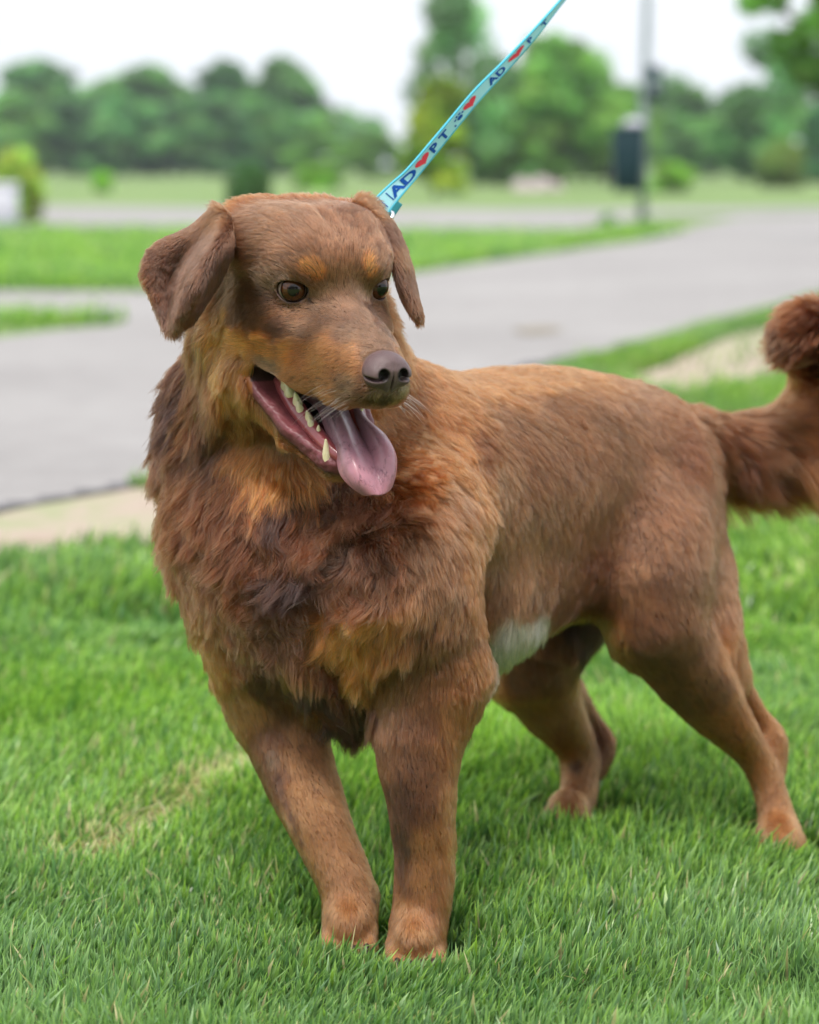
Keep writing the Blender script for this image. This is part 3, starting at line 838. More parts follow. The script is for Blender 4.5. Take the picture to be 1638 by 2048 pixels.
EARG_R = """
435 430 -.9 .3 7 .25 .1 choc
400 470 -.8 .6 7 .2 .2 ear
360 500 -.8 .7 8 .2 .4 eard
310 520 -.5 .9 9 .25 .6 eard
300 560 0 1 10 .25 .6 rustd
330 560 .2 1 10 .25 .7 eard
380 520 -.2 1 7 .15 .1 ear
420 500 0 1 7 .15 .1 eard
440 540 0 1 7 .15 .1 eard
400 570 -.2 1 6 .12 .1 eard
360 600 0 1 7 .15 .2 eard
320 620 .2 1 9 .2 .2 eard
340 650 .1 1 9 .2 .1 eard
"""
EARG_L = """
720 405 .4 -.4 9 .4 .2 choc
750 420 .6 .2 9 .3 .2 choc
775 460 .5 .9 9 .2 .1 eard
800 500 .4 1 8 .2 .1 choc
815 560 .2 1 7 .15 .1 eard
800 570 .2 1 5 .1 0 eard
835 610 .1 1 8 .15 .1 legd
840 640 .1 1 8 .2 .1 eard
"""
#           u    v    radius-px  colour  softness
SPOTS = [(684, 1878, 4, 'dark', 1), (683, 1892, 4, 'dark', 1), (701, 1880, 4, 'dark', 1), (701, 1895, 4, 'dark', 1), (718, 1878, 4, 'dark', 1), (719, 1892, 4, 'dark', 1), (812, 1890, 4, 'dark', 1), (811, 1904, 4, 'dark', 1), (831, 1892, 4, 'dark', 1), (831, 1907, 4, 'dark', 1), (850, 1890, 4, 'dark', 1), (851, 1904, 4, 'dark', 1), (548, 562, 8, 'facel', 1), (562, 553, 9, 'facel', 1), (580, 547, 9, 'facel', 1), (700, 1238, 36, 'tan', .8), (762, 1222, 32, 'tan', .8), (715, 1285, 26, 'tan', .8), (398, 1240, 24, 'olive', .9), (425, 1290, 24, 'olive', .9),  # the tiny dark ones paint the shade between the front toes
         (520, 915, 30, 'tan', .8), (570, 932, 26, 'tan', .8), (612, 936, 20, 'tan', .8), (480, 895, 20, 'olive', .8), (622, 602, 6, 'vdark', .7), (552, 588, 6, 'dark', .7), (617, 533, 13, 'brow', .75), (630, 541, 15, 'brow', .75), (641, 552, 11, 'brow', .75), (737, 530, 12, 'brow', .75), (743, 544, 12, 'brow', .75), (737, 519, 8, 'brow', .75),
         (444, 660, 22, 'tan', .5), (460, 705, 28, 'tan', .6), (500, 720, 20, 'tan', .8), (470, 672, 18, 'tan', .5), (500, 688, 20, 'tan', .6), (540, 696, 20, 'tan', .6), (580, 702, 18, 'tan', .8), (470, 720, 30, 'olive', .6),
         (792, 645, 9, 'brow', .75), (458, 615, 12, 'tan', .8), 
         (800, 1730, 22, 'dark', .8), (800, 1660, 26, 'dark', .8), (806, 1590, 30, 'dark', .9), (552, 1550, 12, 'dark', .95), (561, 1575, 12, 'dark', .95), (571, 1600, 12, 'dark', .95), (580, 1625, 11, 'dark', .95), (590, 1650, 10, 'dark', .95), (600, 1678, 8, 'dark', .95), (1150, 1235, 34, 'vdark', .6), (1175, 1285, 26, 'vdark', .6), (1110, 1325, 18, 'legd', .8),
         (545, 1510, 15, 'grey', .9), (745, 1795, 7, 'vdark', .6), (905, 960, 12, 'grey', .8), (650, 700, 10, 'muz', .8), (1150, 1530, 14, 'vdark', .9),
         (770, 800, 14, 'vdark', .8), (740, 800, 10, 'dark', .9), (675, 757, 3.5, 'vdark', .5), (690, 770, 3, 'vdark', .5), (655, 768, 3, 'vdark', .5), (668, 780, 3, 'vdark', .5), (702, 760, 3, 'vdark', .5), (640, 758, 3, 'vdark', .5)]
def read_guides(txt, part):
    g = []
    for ln in txt.strip().splitlines():
        a = ln.split(); u, v, du, dv, l, li, wv = map(float, a[:7])
        if part == 0: p, n = hit(u, v)
        else:
            d_ = {1: 1.945, 2: 1.99}[part]; p = P(u, v, d_); n = np.array([0, -1., 0])
        if p is None:
            print('guide misses the dog', ln); continue
        d3 = CX * du - CU * dv; d3 = d3 / np.linalg.norm(d3)
        g.append((p, d3, l, li, wv, CC[a[7]]))
    return g
gh = read_guides(HEADG, 0)
for p, d, l, li, wv, c in list(gh):                          # the far side of the head mirrors the near side
    qh = to_head(p[None])[0]
    if qh[1] < -12:
        dh = HM @ d; gh.append((H(qh[0], -qh[1], qh[2]), HF * dh[0] - HL * dh[1] + HU * dh[2], l, li, wv, c))
nape = [(H(f, l, u), -HF * .8 + HL * l * .006 - HU * .25, ln_, .75 if f > -105 else .4, .25, CC[c_]) for f, l, u, ln_, c_ in ((-92, 0, 50, 15, 'rl'), (-98, 34, 44, 20, 'rl'), (-98, -34, 44, 20, 'rl'), (-112, 0, 40, 18, 'rl'),
        (-130, 0, 20, 24, 'rust'), (-125, 40, 10, 24, 'rust'), (-125, -40, 10, 24, 'rust'), (-100, 62, 0, 20, 'choc'), (-100, -62, 0, 20, 'choc'), (-160, 0, -10, 28, 'rust'))]
GD = [read_guides(BODYG, 0) + nape, read_guides(EARG_R, 1), read_guides(EARG_L, 2), gh]

# --- root points
Va = DV[DF[:, 0]]; Vb = DV[DF[:, 1]]; Vc = DV[DF[:, 2]]; Vd = DV[DF[:, 3]]
fn_ = np.cross(Vc - Va, Vd - Vb); area = np.linalg.norm(fn_, axis=1) / 2; fn_ = fn_ / np.maximum(np.linalg.norm(fn_, axis=1, keepdims=True), 1e-12)
if fn_[len(bq2) // 2] @ (Va[len(bq2) // 2] - DV.mean(0)) < 0 and False: fn_ = -fn_
cen = (Va + Vc) / 2
part = np.zeros(len(DF), int); nE = len(ears[0][0]); part[DF[:, 0] >= NEAR0] = 1; part[DF[:, 0] >= NEAR0 + nE] = 2
qc = to_head(cen)
ishd = (qc[:, 0] > -72) & (qc[:, 2] > -150) & (part == 0) & (np.abs(qc[:, 1]) < 86)
dens = np.where(ishd, 2.2e6, 0.95e6); dens = np.where(part > 0, 1.5e6, dens)
dens = np.where((cen[:, 2] < .24) & (part == 0), 1.5e6, dens)
view = CAM - cen; view /= np.linalg.norm(view, axis=1, keepdims=True); facing = (fn_ * view).sum(1)
nfix = 1.0
dens = dens * np.where(facing < -.45, .22, 1.0) * HAIR
cnt = rng.poisson(dens * area)
fi = np.repeat(np.arange(len(DF)), cnt); r1, r2 = rng.random(len(fi)), rng.random(len(fi))
def bil(A, B, C_, D_): return ((1 - r1) * (1 - r2))[:, None] * A[fi] + (r1 * (1 - r2))[:, None] * B[fi] + (r1 * r2)[:, None] * C_[fi] + ((1 - r1) * r2)[:, None] * D_[fi]
vn = np.zeros_like(DV)
for k in range(4): np.add.at(vn, DF[:, k], fn_ * area[:, None])
vn /= np.maximum(np.linalg.norm(vn, axis=1, keepdims=True), 1e-12)
RT = bil(Va, Vb, Vc, Vd); RN = bil(vn[DF[:, 0]], vn[DF[:, 1]], vn[DF[:, 2]], vn[DF[:, 3]]); RN /= np.linalg.norm(RN, axis=1, keepdims=True)
RP = part[fi]
qr = to_head(RT); ms = poly_sd(qr[:, 0], qr[:, 2], MOUTH)
hd = (qr[:, 0] > -70) & (np.abs(qr[:, 1]) < 70) & (qr[:, 2] > -157) & (RP == 0)
lw_ = qr[:, 2] < np.interp(qr[:, 0], [-60, -42, 3, 31, 60], [-86, -84, -94, -104, -114])
lpw = np.where(lw_, np.interp(qr[:, 0], [-44, -26, 3, 40, 62], [3, 7, 10, 15, 9]), 1.4)
bad = hd & (ms < lpw) & (qr[:, 0] > -48)
erd = np.min([np.linalg.norm(qr - np.array(EYE[s]), axis=1) for s in (-1, 1)], 0); bad |= hd & (erd < EYE_R + 1.5) & (qr[:, 0] > EYE[1][0] - 2)
bad |= hd & (nose_f(qr[:, 0], qr[:, 1], qr[:, 2]) < .6)
for s in (-1, 1): pass
ok = ~bad; RT, RN, RP, qr, erd = RT[ok], RN[ok], RP[ok], qr[ok], erd[ok]
print('hairs', len(RT))

# --- interpolate the guides
def headw(X):
    q_ = to_head(X); a = np.clip((q_[:, 0] + 84) / 20, 0, 1) * np.clip((q_[:, 2] + 152) / 12, 0, 1)
    a = a * np.clip((96 - np.abs(q_[:, 1])) / 14, 0, 1); return (a * a * (3 - 2 * a))[:, None]
def comb(X, part_id, raw=False):
    if part_id == 0 and not raw:
        a1, b1 = comb(X, 0, True); a2, b2 = comb(X, 3, True); w_ = headw(X); return a1 * (1 - w_) + a2 * w_, b1 * (1 - w_) + b2 * w_
    G_ = GD[part_id]; gp = np.array([g[0] for g in G_]); gd = np.array([g[1] for g in G_]); ga = np.array([[g[2], g[3], g[4], *g[5]] for g in G_]); o1, o2 = [], []
    for c0 in range(0, len(X), 20000):
        Y = X[c0:c0 + 20000]; Y = Y + np.stack([vnoise(Y * 60, k) for k in (1, 2, 3)], 1) * .006
        d2 = np.maximum((Y ** 2).sum(1)[:, None] - 2 * Y @ gp.T + (gp ** 2).sum(1)[None], 0) + 1e-5
        wt = d2 ** -2.6; wt /= wt.sum(1, keepdims=True); o1.append(wt @ gd); o2.append(wt @ ga)
    return np.concatenate(o1), np.concatenate(o2)
# the skin takes the colour of the coat above it and lies just below the hair roots
vp = np.zeros(len(DV), int); vp[NEAR0:] = 1; vp[NEAR0 + nE:] = 2
furry = ~(bare | inside | eyed); vc2 = vc.copy()
for k in range(3):
    i_ = np.where(vp == k)[0]; vc2[i_] = comb(DV[i_], k)[1][:, 3:] * FURGAIN * .85
vc2 = np.where(furry[:, None], vc2, vc)
eyd = np.clip((er - EYE_R - 3) / 4, 0, 1); mfd = np.clip((msd - lipw) / 4, 0, 1)
sink = np.where(vp > 0, .0004, np.where(q[:, 0] > -78, .0010, .0020)) * np.where(inhead, np.minimum(eyd, mfd), 1)
nsd = nose_f(q[:, 0], q[:, 1], q[:, 2]); sink = np.where(inhead, sink * np.clip(nsd / 4, 0, 1), sink)
DV2 = DV + vn * np.where(bare & lower & ~inside, .0009 * vnoise(DV * 240, 51) * np.clip((q[:, 0] - 15) / 20, .15, 1.4) + .0004 * vnoise(DV * 600, 52), 0)[:, None] - vn * np.where(furry, sink, 0)[:, None]
dog_me.vertices.foreach_set('co', DV2.astype(np.float32).ravel()); c4 = np.ones((len(DV), 4), np.float32); c4[:, :3] = vc2
dog_me.color_attributes['col'].data.foreach_set('color', c4.ravel()); dog_me.update()
N = len(RT); Dv = np.zeros((N, 3)); Ln = np.zeros(N); Li = np.zeros(N); Wv = np.zeros(N); Cl = np.zeros((N, 3))
for part_id in range(3):
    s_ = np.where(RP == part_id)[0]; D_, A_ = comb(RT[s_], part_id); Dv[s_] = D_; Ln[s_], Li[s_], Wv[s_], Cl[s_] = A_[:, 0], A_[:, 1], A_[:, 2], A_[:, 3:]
# belly and brisket underside: paler, longer
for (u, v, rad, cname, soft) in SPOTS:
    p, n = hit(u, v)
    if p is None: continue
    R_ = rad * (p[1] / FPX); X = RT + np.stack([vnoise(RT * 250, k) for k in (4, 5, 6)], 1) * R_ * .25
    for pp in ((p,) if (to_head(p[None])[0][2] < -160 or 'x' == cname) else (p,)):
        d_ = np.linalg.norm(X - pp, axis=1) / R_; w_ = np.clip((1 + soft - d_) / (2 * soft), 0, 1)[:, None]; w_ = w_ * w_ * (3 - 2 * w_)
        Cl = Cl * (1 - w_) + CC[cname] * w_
# hair near the eyes lies short
near = (qr[:, 0] > EYE[1][0] - 6) & (erd < EYE_R + 9) & (RP == 0); Ln = np.where(near, np.minimum(Ln, 1.2 + np.maximum(erd - EYE_R - 2, 0) * .45), Ln)
# the body coat lifts and parts in patches
fq = np.where(Ln > 25, 22., 45.)
tw = np.stack([vnoise(RT * fq[:, None], k) for k in (11, 12, 13)], 1) + .5 * np.stack([vnoise(RT * fq[:, None] * 2.3, k) for k in (14, 15, 16)], 1)
Dv = Dv / np.maximum(np.linalg.norm(Dv, axis=1, keepdims=True), 1e-6) + tw * (np.where(headw(RT) > .5, .07, .15) + .85 * Wv[:, None])
Dv += rng.normal(0, .10, (N, 3))
T = Dv - RN * (Dv * RN).sum(1)[:, None]; T /= np.maximum(np.linalg.norm(T, axis=1, keepdims=True), 1e-6)
Ln = Ln * .001 * np.clip(rng.normal(1, .16, N), .45, 1.5) * (1 + .22 * vnoise(RT * 70, 21))
ang = np.clip(.10 + Li * 1.25 + rng.normal(0, .07, N) + .10 * vnoise(RT * 60, 22), .04, 1.2)
K = 7; s = np.linspace(0, 1, K)
PT = np.zeros((N, K, 3)); bent = np.clip(Ln / .04, 0, 1)
for k in range(K):
    # the hair leaves the skin at its angle and lies down towards the tip
    a0 = ang * (1 - .45 * s[k]); 
    PT[:, k] = RT + RN * (Ln ** 2 * s[k] ** 2 * 4.0)[:, None] + (T * np.cos(a0)[:, None] + RN * np.sin(a0)[:, None]) * (Ln * s[k])[:, None]
    PT[:, k, 2] -= Ln * .22 * bent * s[k] ** 2
side = np.cross(T, RN)
ph = vnoise(RT * 90, 31) * 6; amp = Wv * Ln * .20
for k in range(K):
    PT[:, k] += side * (amp * s[k] * np.sin(ph + s[k] * 9))[:, None] + RN * (amp * .6 * s[k] * np.cos(ph * 1.3 + s[k] * 8))[:, None]
# clumps: every hair leans towards the tip of a neighbouring leader hair
def clump(PT, frac, strength, prof, seed):
    r_ = np.random.default_rng(seed)
    lead = np.where(r_.random(N) < frac)[0]; kd = KDTree(len(lead))
    for i, j in enumerate(lead): kd.insert(RT[j], i)
    kd.balance()
    near_ = np.fromiter((kd.find(p)[1] for p in RT.tolist()), np.int64, N); J = lead[near_]
    okp = (RP[J] == RP) & ((RN[J] * RN).sum(1) > .5)
    w0 = strength * okp * np.clip(r_.normal(1, .25, N), 0, 1.25)
    for k in range(1, K):
        w_ = (w0 * s[k] ** prof)[:, None]; PT[:, k] = PT[:, k] * (1 - w_) + PT[J, k] * w_
    return PT, J
stc = np.interp(Ln, [.004, .010, .02, .032], [.22, .30, .42, .74])
PT, J1 = clump(PT, 1 / 14., stc * .8, 1.1, 5)
PT, J2 = clump(PT, 1 / 100., stc * .55, 1.6, 6)
# keep hair out of the eyes and off the nose
for s_e in (-1, 1):
    ec = H(*EYE[s_e]); dd = PT - ec; L_ = np.linalg.norm(dd, axis=-1); lim = (EYE_R + 1.2) * .001
    PT = np.where((L_ < lim)[..., None], ec + dd / np.maximum(L_, 1e-9)[..., None] * lim, PT)
# colour variation: strand to strand, tuft to tuft, patch to patch
tone = 1 + .24 * rng.normal(0, 1, N) + .30 * vnoise(RT[J1] * 400, 41) + .20 * vnoise(RT[J2] * 130, 44) + .10 * vnoise(RT * 35, 42)
red = (.10 * vnoise(RT * 28, 43) + .06 * rng.normal(0, 1, N)) * (1 - .7 * headw(RT)[:, 0])
Cl = Cl * np.clip(tone, .45, 1.7)[:, None] * np.stack([1 + red, 1 + .1 * red, 1 - .6 * red], 1)
Cl = np.clip(Cl * np.array([1.10, .91, .75]) * FURGAIN, .004, .9)
# whiskers
wq = []; rw = np.random.default_rng(9)
for s_w in (-1, 1):
    for i in range(22):
        f, u = 56 + rw.random() * 36, -56 - rw.random() * 18; src = H(f, s_w * 60, u); loc, nor, ix, dd_ = BVH.ray_cast(Vector(src), Vector(-HL * s_w))
        if loc is None: continue
        b0 = np.array(loc); dr = HL * s_w * (.8 + .3 * rw.random()) + HF * (.1 - .7 * rw.random()) - HU * (.2 + .5 * rw.random()); dr /= np.linalg.norm(dr); ln = .012 + .022 * rw.random()
        wq.append(np.stack([b0 + dr * ln * t - np.array([0, 0, 1]) * ln * .25 * t * t for t in s]))
wq = np.array(wq); PT = np.concatenate([PT, wq]); Cl = np.concatenate([Cl, np.tile([[.45, .40, .34]], (len(wq), 1))]); Ln = np.concatenate([Ln, np.full(len(wq), .004)]); N = len(PT)
cu_ = bpy.data.hair_curves.new('fur'); cu_.add_curves([K] * N)
cu_.points.foreach_set('position', PT.astype(np.float32).ravel())
thick = np.interp(Ln, [.004, .012, .04, .08], [.00013, .00019, .00026, .00030])
rad = (thick[:, None] * np.array([1, 1, .95, .85, .7, .5, .22])[None]).astype(np.float32)
cu_.points.foreach_set('radius', rad.ravel())
at = cu_.attributes.new('furcol', 'FLOAT_COLOR', 'CURVE'); c4 = np.ones((N, 4), np.float32); c4[:, :3] = Cl; at.data.foreach_set('color', c4.ravel())
m_fur = bpy.data.materials.new('fur'); m_fur.use_nodes = True; t_ = m_fur.node_tree; t_.nodes.clear()
o_ = t_.nodes.new('ShaderNodeOutputMaterial'); hb_ = t_.nodes.new('ShaderNodeBsdfHairPrincipled'); hb_.model = 'CHIANG'; hb_.parametrization = 'COLOR'
hb_.inputs['Roughness'].default_value = .30; hb_.inputs['Radial Roughness'].default_value = .55; hb_.inputs['Coat'].default_value = .0; hb_.inputs['Random Roughness'].default_value = .2
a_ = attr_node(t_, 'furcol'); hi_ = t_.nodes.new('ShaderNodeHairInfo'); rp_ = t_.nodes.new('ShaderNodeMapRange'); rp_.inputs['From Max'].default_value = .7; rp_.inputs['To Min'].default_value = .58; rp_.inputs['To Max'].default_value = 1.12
ml_ = t_.nodes.new('ShaderNodeVectorMath'); ml_.operation = 'SCALE'      # shade among the roots painted into the strand colour, fading towards the tips
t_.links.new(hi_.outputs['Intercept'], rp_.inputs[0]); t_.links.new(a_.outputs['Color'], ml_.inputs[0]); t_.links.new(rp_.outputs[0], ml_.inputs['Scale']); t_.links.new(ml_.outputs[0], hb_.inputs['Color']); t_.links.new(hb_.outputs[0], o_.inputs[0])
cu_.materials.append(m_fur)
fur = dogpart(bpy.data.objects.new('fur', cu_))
# ================================================================== GROUND
def noise_mat(name, stops, scales, rough=.9, bump=0, spec=.2, dist=.01):
    """procedural ground: colour ramp over mixed noises"""
    m, t, b = mat(name, rough, spec); tc = t.nodes.new('ShaderNodeTexCoord'); last = None
    for i, (s_, w_) in enumerate(scales):
        n = t.nodes.new('ShaderNodeTexNoise'); n.inputs['Scale'].default_value = s_; n.inputs['Detail'].default_value = 6; t.links.new(tc.outputs['Object'], n.inputs['Vector'])
        mu = t.nodes.new('ShaderNodeMath'); mu.operation = 'MULTIPLY'; mu.inputs[1].default_value = w_; t.links.new(n.outputs['Fac'], mu.inputs[0])
        if last is None: last = mu
        else:
            ad = t.nodes.new('ShaderNodeMath'); ad.operation = 'ADD'; t.links.new(last.outputs[0], ad.inputs[0]); t.links.new(mu.outputs[0], ad.inputs[1]); last = ad
    r = t.nodes.new('ShaderNodeValToRGB'); el = r.color_ramp.elements
    while len(el) < len(stops): el.new(.5)
    for e, (p, c) in zip(el, stops): e.position = p; e.color = (*c, 1)
    t.links.new(last.outputs[0], r.inputs[0]); t.links.new(r.outputs[0], b.inputs['Base Color'])
    if bump:
        bp = t.nodes.new('ShaderNodeBump'); bp.inputs['Strength'].default_value = bump; bp.inputs['Distance'].default_value = dist
        t.links.new(last.outputs[0], bp.inputs['Height']); t.links.new(bp.outputs[0], b.inputs['Normal'])
    return m
m_lawn = noise_mat('lawn_ground', [(.36, (.13, .21, .06)), (.5, (.18, .27, .09)), (.64, (.25, .32, .13))], [(.25, .5), (2.5, .3), (30, .2)], .95)
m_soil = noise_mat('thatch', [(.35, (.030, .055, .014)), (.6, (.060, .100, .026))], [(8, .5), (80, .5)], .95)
m_asph = noise_mat('asphalt', [(.35, (.245, .232, .225)), (.5, (.305, .290, .282)), (.66, (.365, .35, .34))], [(.6, .45), (8, .25), (220, .3)], .85, .3, .25, .002)
m_dirt = noise_mat('dirt', [(.38, (.33, .25, .19)), (.5, (.42, .34, .28)), (.62, (.30, .33, .18))], [(2.2, .5), (14, .3), (120, .2)], .95, .4)
def sheetpoly(name, pts, z, m, sub=1):
    V = [(p[0], p[1], z) for p in pts]
    me = bpy.data.meshes.new(name); me.from_pydata(V, [], [list(range(len(V)))]); me.update(); me.materials.append(m)
    o = bpy.data.objects.new(name, me); link(o, kind='structure'); return o
sheetpoly('ground', [(-900, -900), (900, -900), (900, 1500), (-900, 1500)], 0, m_lawn)
def gp(u, v): p = G(u, v); return (p[0], p[1])
# near edge of the path (photo pixels, left to right) and its far edge
NEAR = [(-900, 1290), (-400, 1140), (0, 1032), (150, 1003), (300, 972), (600, 880), (870, 800), (1050, 742), (1170, 714), (1290, 682), (1400, 650), (1638, 588), (1900, 535), (2400, 470)]
FAR = [(2400, 432), (1638, 432), (1480, 434), (1390, 452), (1360, 466), (1290, 482), (1100, 508), (850, 545), (600, 568), (330, 585), (0, 583), (-500, 580), (-500, 632), (0, 632), (180, 634), (255, 640), (230, 652), (110, 662), (0, 676), (-400, 720), (-900, 800)]
sheetpoly('path', [gp(*p) for p in NEAR + FAR], .004, m_asph)
FARP = [(-700, 452), (0, 455), (600, 459), (1150, 464), (1250, 448), (1370, 436), (1480, 434), (1638, 432), (2400, 430), (2400, 416), (1500, 416), (1000, 419), (300, 414), (60, 411), (-700, 408)]
# the far path ends where it meets the near one: cut just short of it
FARP = [(-700, 452), (0, 455), (600, 459), (1130, 463), (1200, 452), (1260, 442), (1330, 431), (2400, 429), (2400, 416), (1500, 416), (1000, 419), (300, 414), (60, 411), (-700, 408)]
sheetpoly('far_path', [gp(*p) for p in FARP], .008, m_asph)
sheetpoly('dirt_verge', [gp(*p) for p in [(-900, 1330), (-300, 1200), (0, 1128), (120, 1112), (240, 1100), (330, 1092), (450, 1060), (620, 985), (700, 930), (620, 878), (300, 970), (150, 1001), (0, 1030), (-400, 1138), (-900, 1288)]], .008, m_dirt)
sheetpoly('dirt_patch', [gp(*p) for p in [(1250, 758), (1330, 735), (1400, 700), (1470, 672), (1560, 655), (1700, 630), (1720, 690), (1600, 740), (1500, 765), (1400, 785), (1300, 790)]], .004, m_dirt)
m_stain = noise_mat('worn_mud', [(.35, (.20, .17, .13)), (.6, (.30, .27, .22))], [(6, .6), (60, .4)], .9)
a_ = np.linspace(0, 2 * PI, 26, endpoint=False)
sheetpoly('mud_stain', [gp(1075 + 48 * math.cos(t) * (1 + .12 * math.sin(3 * t)), 664 - 8 * math.sin(t) * (1 + .2 * math.sin(2 * t))) for t in a_], .008, m_stain)

# ================================================================== GRASS BLADES
POLY_NEAR = [gp(*p) for p in [(-2200, 1700), (-900, 1335), (-300, 1190), (0, 1120), (120, 1106), (240, 1094), (330, 1086), (450, 1050), (620, 975), (820, 870), (1000, 790), (1170, 722), (1290, 690), (1400, 658), (1638, 598), (1900, 545), (3000, 500), (6000, 2600), (-6000, 2600)]]
def inside(poly, x, y):
    poly = np.array(poly); r = np.zeros(len(x), bool); j = len(poly) - 1
    for i in range(len(poly)):
        a, b = poly[j], poly[i]; c = (a[1] > y) != (b[1] > y)
        with np.errstate(divide='ignore', invalid='ignore'): r ^= c & (x < (b[0] - a[0]) * (y - a[1]) / (b[1] - a[1]) + a[0])
        j = i
    return r
DIRTP = [gp(*p) for p in [(1250, 758), (1330, 735), (1400, 700), (1470, 672), (1560, 655), (1700, 630), (1720, 690), (1600, 740), (1500, 765), (1400, 785), (1300, 790)]]
PAWS = [P(700, 1895, 1.972), P(830, 1908, 1.935), P(1563, 1688, 2.25), P(1146, 1655, 2.345)]
def grass(name, n, d0, d1, power, poly, hgt, wid, seed, spread=1.25, zlean=.35, lim=None, dirt=True, gain=1.0):
    r = np.random.default_rng(seed)
    d = (d0 ** power + r.random(n) * (d1 ** power - d0 ** power)) ** (1 / power)
    x = (r.random(n) * 2 - 1) * d * 819 / FPX * spread + (0)
    ok_ = inside(poly, x, d)
    if dirt: ok_ &= ~(inside(DIRTP, x, d) & (r.random(n) > .06))
    if lim is not None: ok_ &= lim(x, d, r)
    ok_ &= (vnoise(np.stack([x, d, d * 0], 1) * 17, 61) + .6 * vnoise(np.stack([x, d, d * 0], 1) * 40, 62)) < .62 + .5 * r.random(n)
    x, d = x[ok_], d[ok_]; n = len(x); p2 = np.stack([x, d, np.zeros(n)], 1)
    n1, n2, n3 = vnoise(p2 * 9, 1), vnoise(p2 * 3, 2), vnoise(p2 * 28, 3)
    h = hgt * np.clip(r.normal(1, .24, n), .35, 1.7) * (1 + .22 * n1 + .18 * n2)
    # trodden down beside the paws
    for p in PAWS:
        q_ = np.hypot(x - p[0], d - p[1] + .008); h *= np.where(q_ < .041, .28, np.where(q_ < .06, .7, 1))
    # the raked, dry streak left of the dog
    streak = np.zeros(n)
    for (u0, v0), (u1, v1) in (((160, 1760), (420, 1600)), ((420, 1600), (640, 1500))):
        a, b = np.array(gp(u0, v0)), np.array(gp(u1, v1)); e = b - a; t = np.clip(((x - a[0]) * e[0] + (d - a[1]) * e[1]) / (e @ e), 0, 1)
        streak = np.maximum(streak, np.exp(-(((x - a[0] - e[0] * t) ** 2 + (d - a[1] - e[1] * t) ** 2) / .030 ** 2)))
    w_ = wid * np.clip(r.normal(1, .3, n), .4, 1.9)
    az = r.random(n) * 2 * PI; lean = np.abs(r.normal(0, zlean, n)) + .05
    lx = np.cos(az) * lean + .28 * vnoise(p2 * 5, 4) + .12; ly = np.sin(az) * lean + .28 * vnoise(p2 * 5, 5)
    h *= 1 - .35 * streak; big = r.random(n) < .03; lx = np.where(big, lx * 2.4, lx); ly = np.where(big, ly * 2.4, ly)
    lx = lx * (1 + streak * 1.8); ly = ly * (1 + streak)
    yaw = r.random(n) * PI; wx, wy = np.cos(yaw), np.sin(yaw)
    S = [0, .35, .7, 1.]; W = [1, .95, .62, .0]
    V = np.zeros((n, 7, 3)); Cc = np.zeros((n, 7, 3))
    dead = (r.random(n) < .035 + .7 * streak)[:, None]
    hue = np.clip(.45 + .45 * n2 + r.normal(0, .48, n), 0, 1)[:, None]
    blue = np.clip(.15 + .5 * vnoise(p2 * 2.1, 8) + r.normal(0, .22, n) + .5 * np.clip((2.2 - d) / .35, 0, 1), 0, 1)[:, None]  # bluer towards the camera: sheen of the near blades put into their colour
    ca = np.array([.036, .100, .018]) * (1 - hue) + np.array([.165, .265, .040]) * hue
    ca = ca * (1 - blue * .75) + np.array([.115, .185, .110]) * blue * .75
    ca = np.where(dead, np.array([.30, .26, .16]) * (.7 + .5 * r.random((n, 1))), ca) * GRASSGAIN * gain * (1 + .16 * np.clip((d - 2.1) / .8, 0, 1))[:, None]
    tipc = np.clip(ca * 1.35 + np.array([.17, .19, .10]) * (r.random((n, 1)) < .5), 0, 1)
    i = 0
    for k in range(4):
        s_ = S[k]; hz = h * s_ * (1 - .28 * s_ * np.hypot(lx, ly)); cx = x + lx * h * s_ ** 1.7; cy = d + ly * h * s_ ** 1.7
        hz = np.maximum(hz, .002 * k)
        if W[k] > 0:
            for sg in (-1, 1):
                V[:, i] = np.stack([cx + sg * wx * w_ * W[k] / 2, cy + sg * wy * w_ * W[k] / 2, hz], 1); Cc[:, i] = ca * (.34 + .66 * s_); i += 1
        else: V[:, i] = np.stack([cx, cy, hz], 1); Cc[:, i] = tipc; i += 1
    base = np.arange(n)[:, None] * 7
    Fq = np.concatenate([base + np.array([[0, 1, 3, 2]]), base + np.array([[2, 3, 5, 4]])]); Ft = base + np.array([[4, 5, 6]])
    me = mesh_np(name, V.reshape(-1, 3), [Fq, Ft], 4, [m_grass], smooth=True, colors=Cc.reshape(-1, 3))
    o = bpy.data.objects.new(name, me); link(o, kind='stuff', label='thick green lawn grass with pale cut tips', category='grass'); print(name, n); return o
m_grass = bpy.data.materials.new('grass'); m_grass.use_nodes = True; t_ = m_grass.node_tree; b_ = t_.nodes['Principled BSDF']; a_ = attr_node(t_)
b_.inputs['Roughness'].default_value = .32; b_.inputs['Specular IOR Level'].default_value = .5
t_.links.new(a_.outputs['Color'], b_.inputs['Base Color'])
tr = t_.nodes.new('ShaderNodeBsdfTranslucent'); mx_ = t_.nodes.new('ShaderNodeMixShader'); mx_.inputs[0].default_value = .38
br = t_.nodes.new('ShaderNodeMix'); br.data_type = 'RGBA'; br.blend_type = 'MULTIPLY'; br.inputs['Factor'].default_value = 1; br.inputs['B'].default_value = (1.4, 1.6, .8, 1)
t_.links.new(a_.outputs['Color'], br.inputs['A']); t_.links.new(br.outputs['Result'], tr.inputs['Color'])
t_.links.new(b_.outputs[0], mx_.inputs[1]); t_.links.new(tr.outputs[0], mx_.inputs[2]); t_.links.new(mx_.outputs[0], t_.nodes['Material Output'].inputs[0])
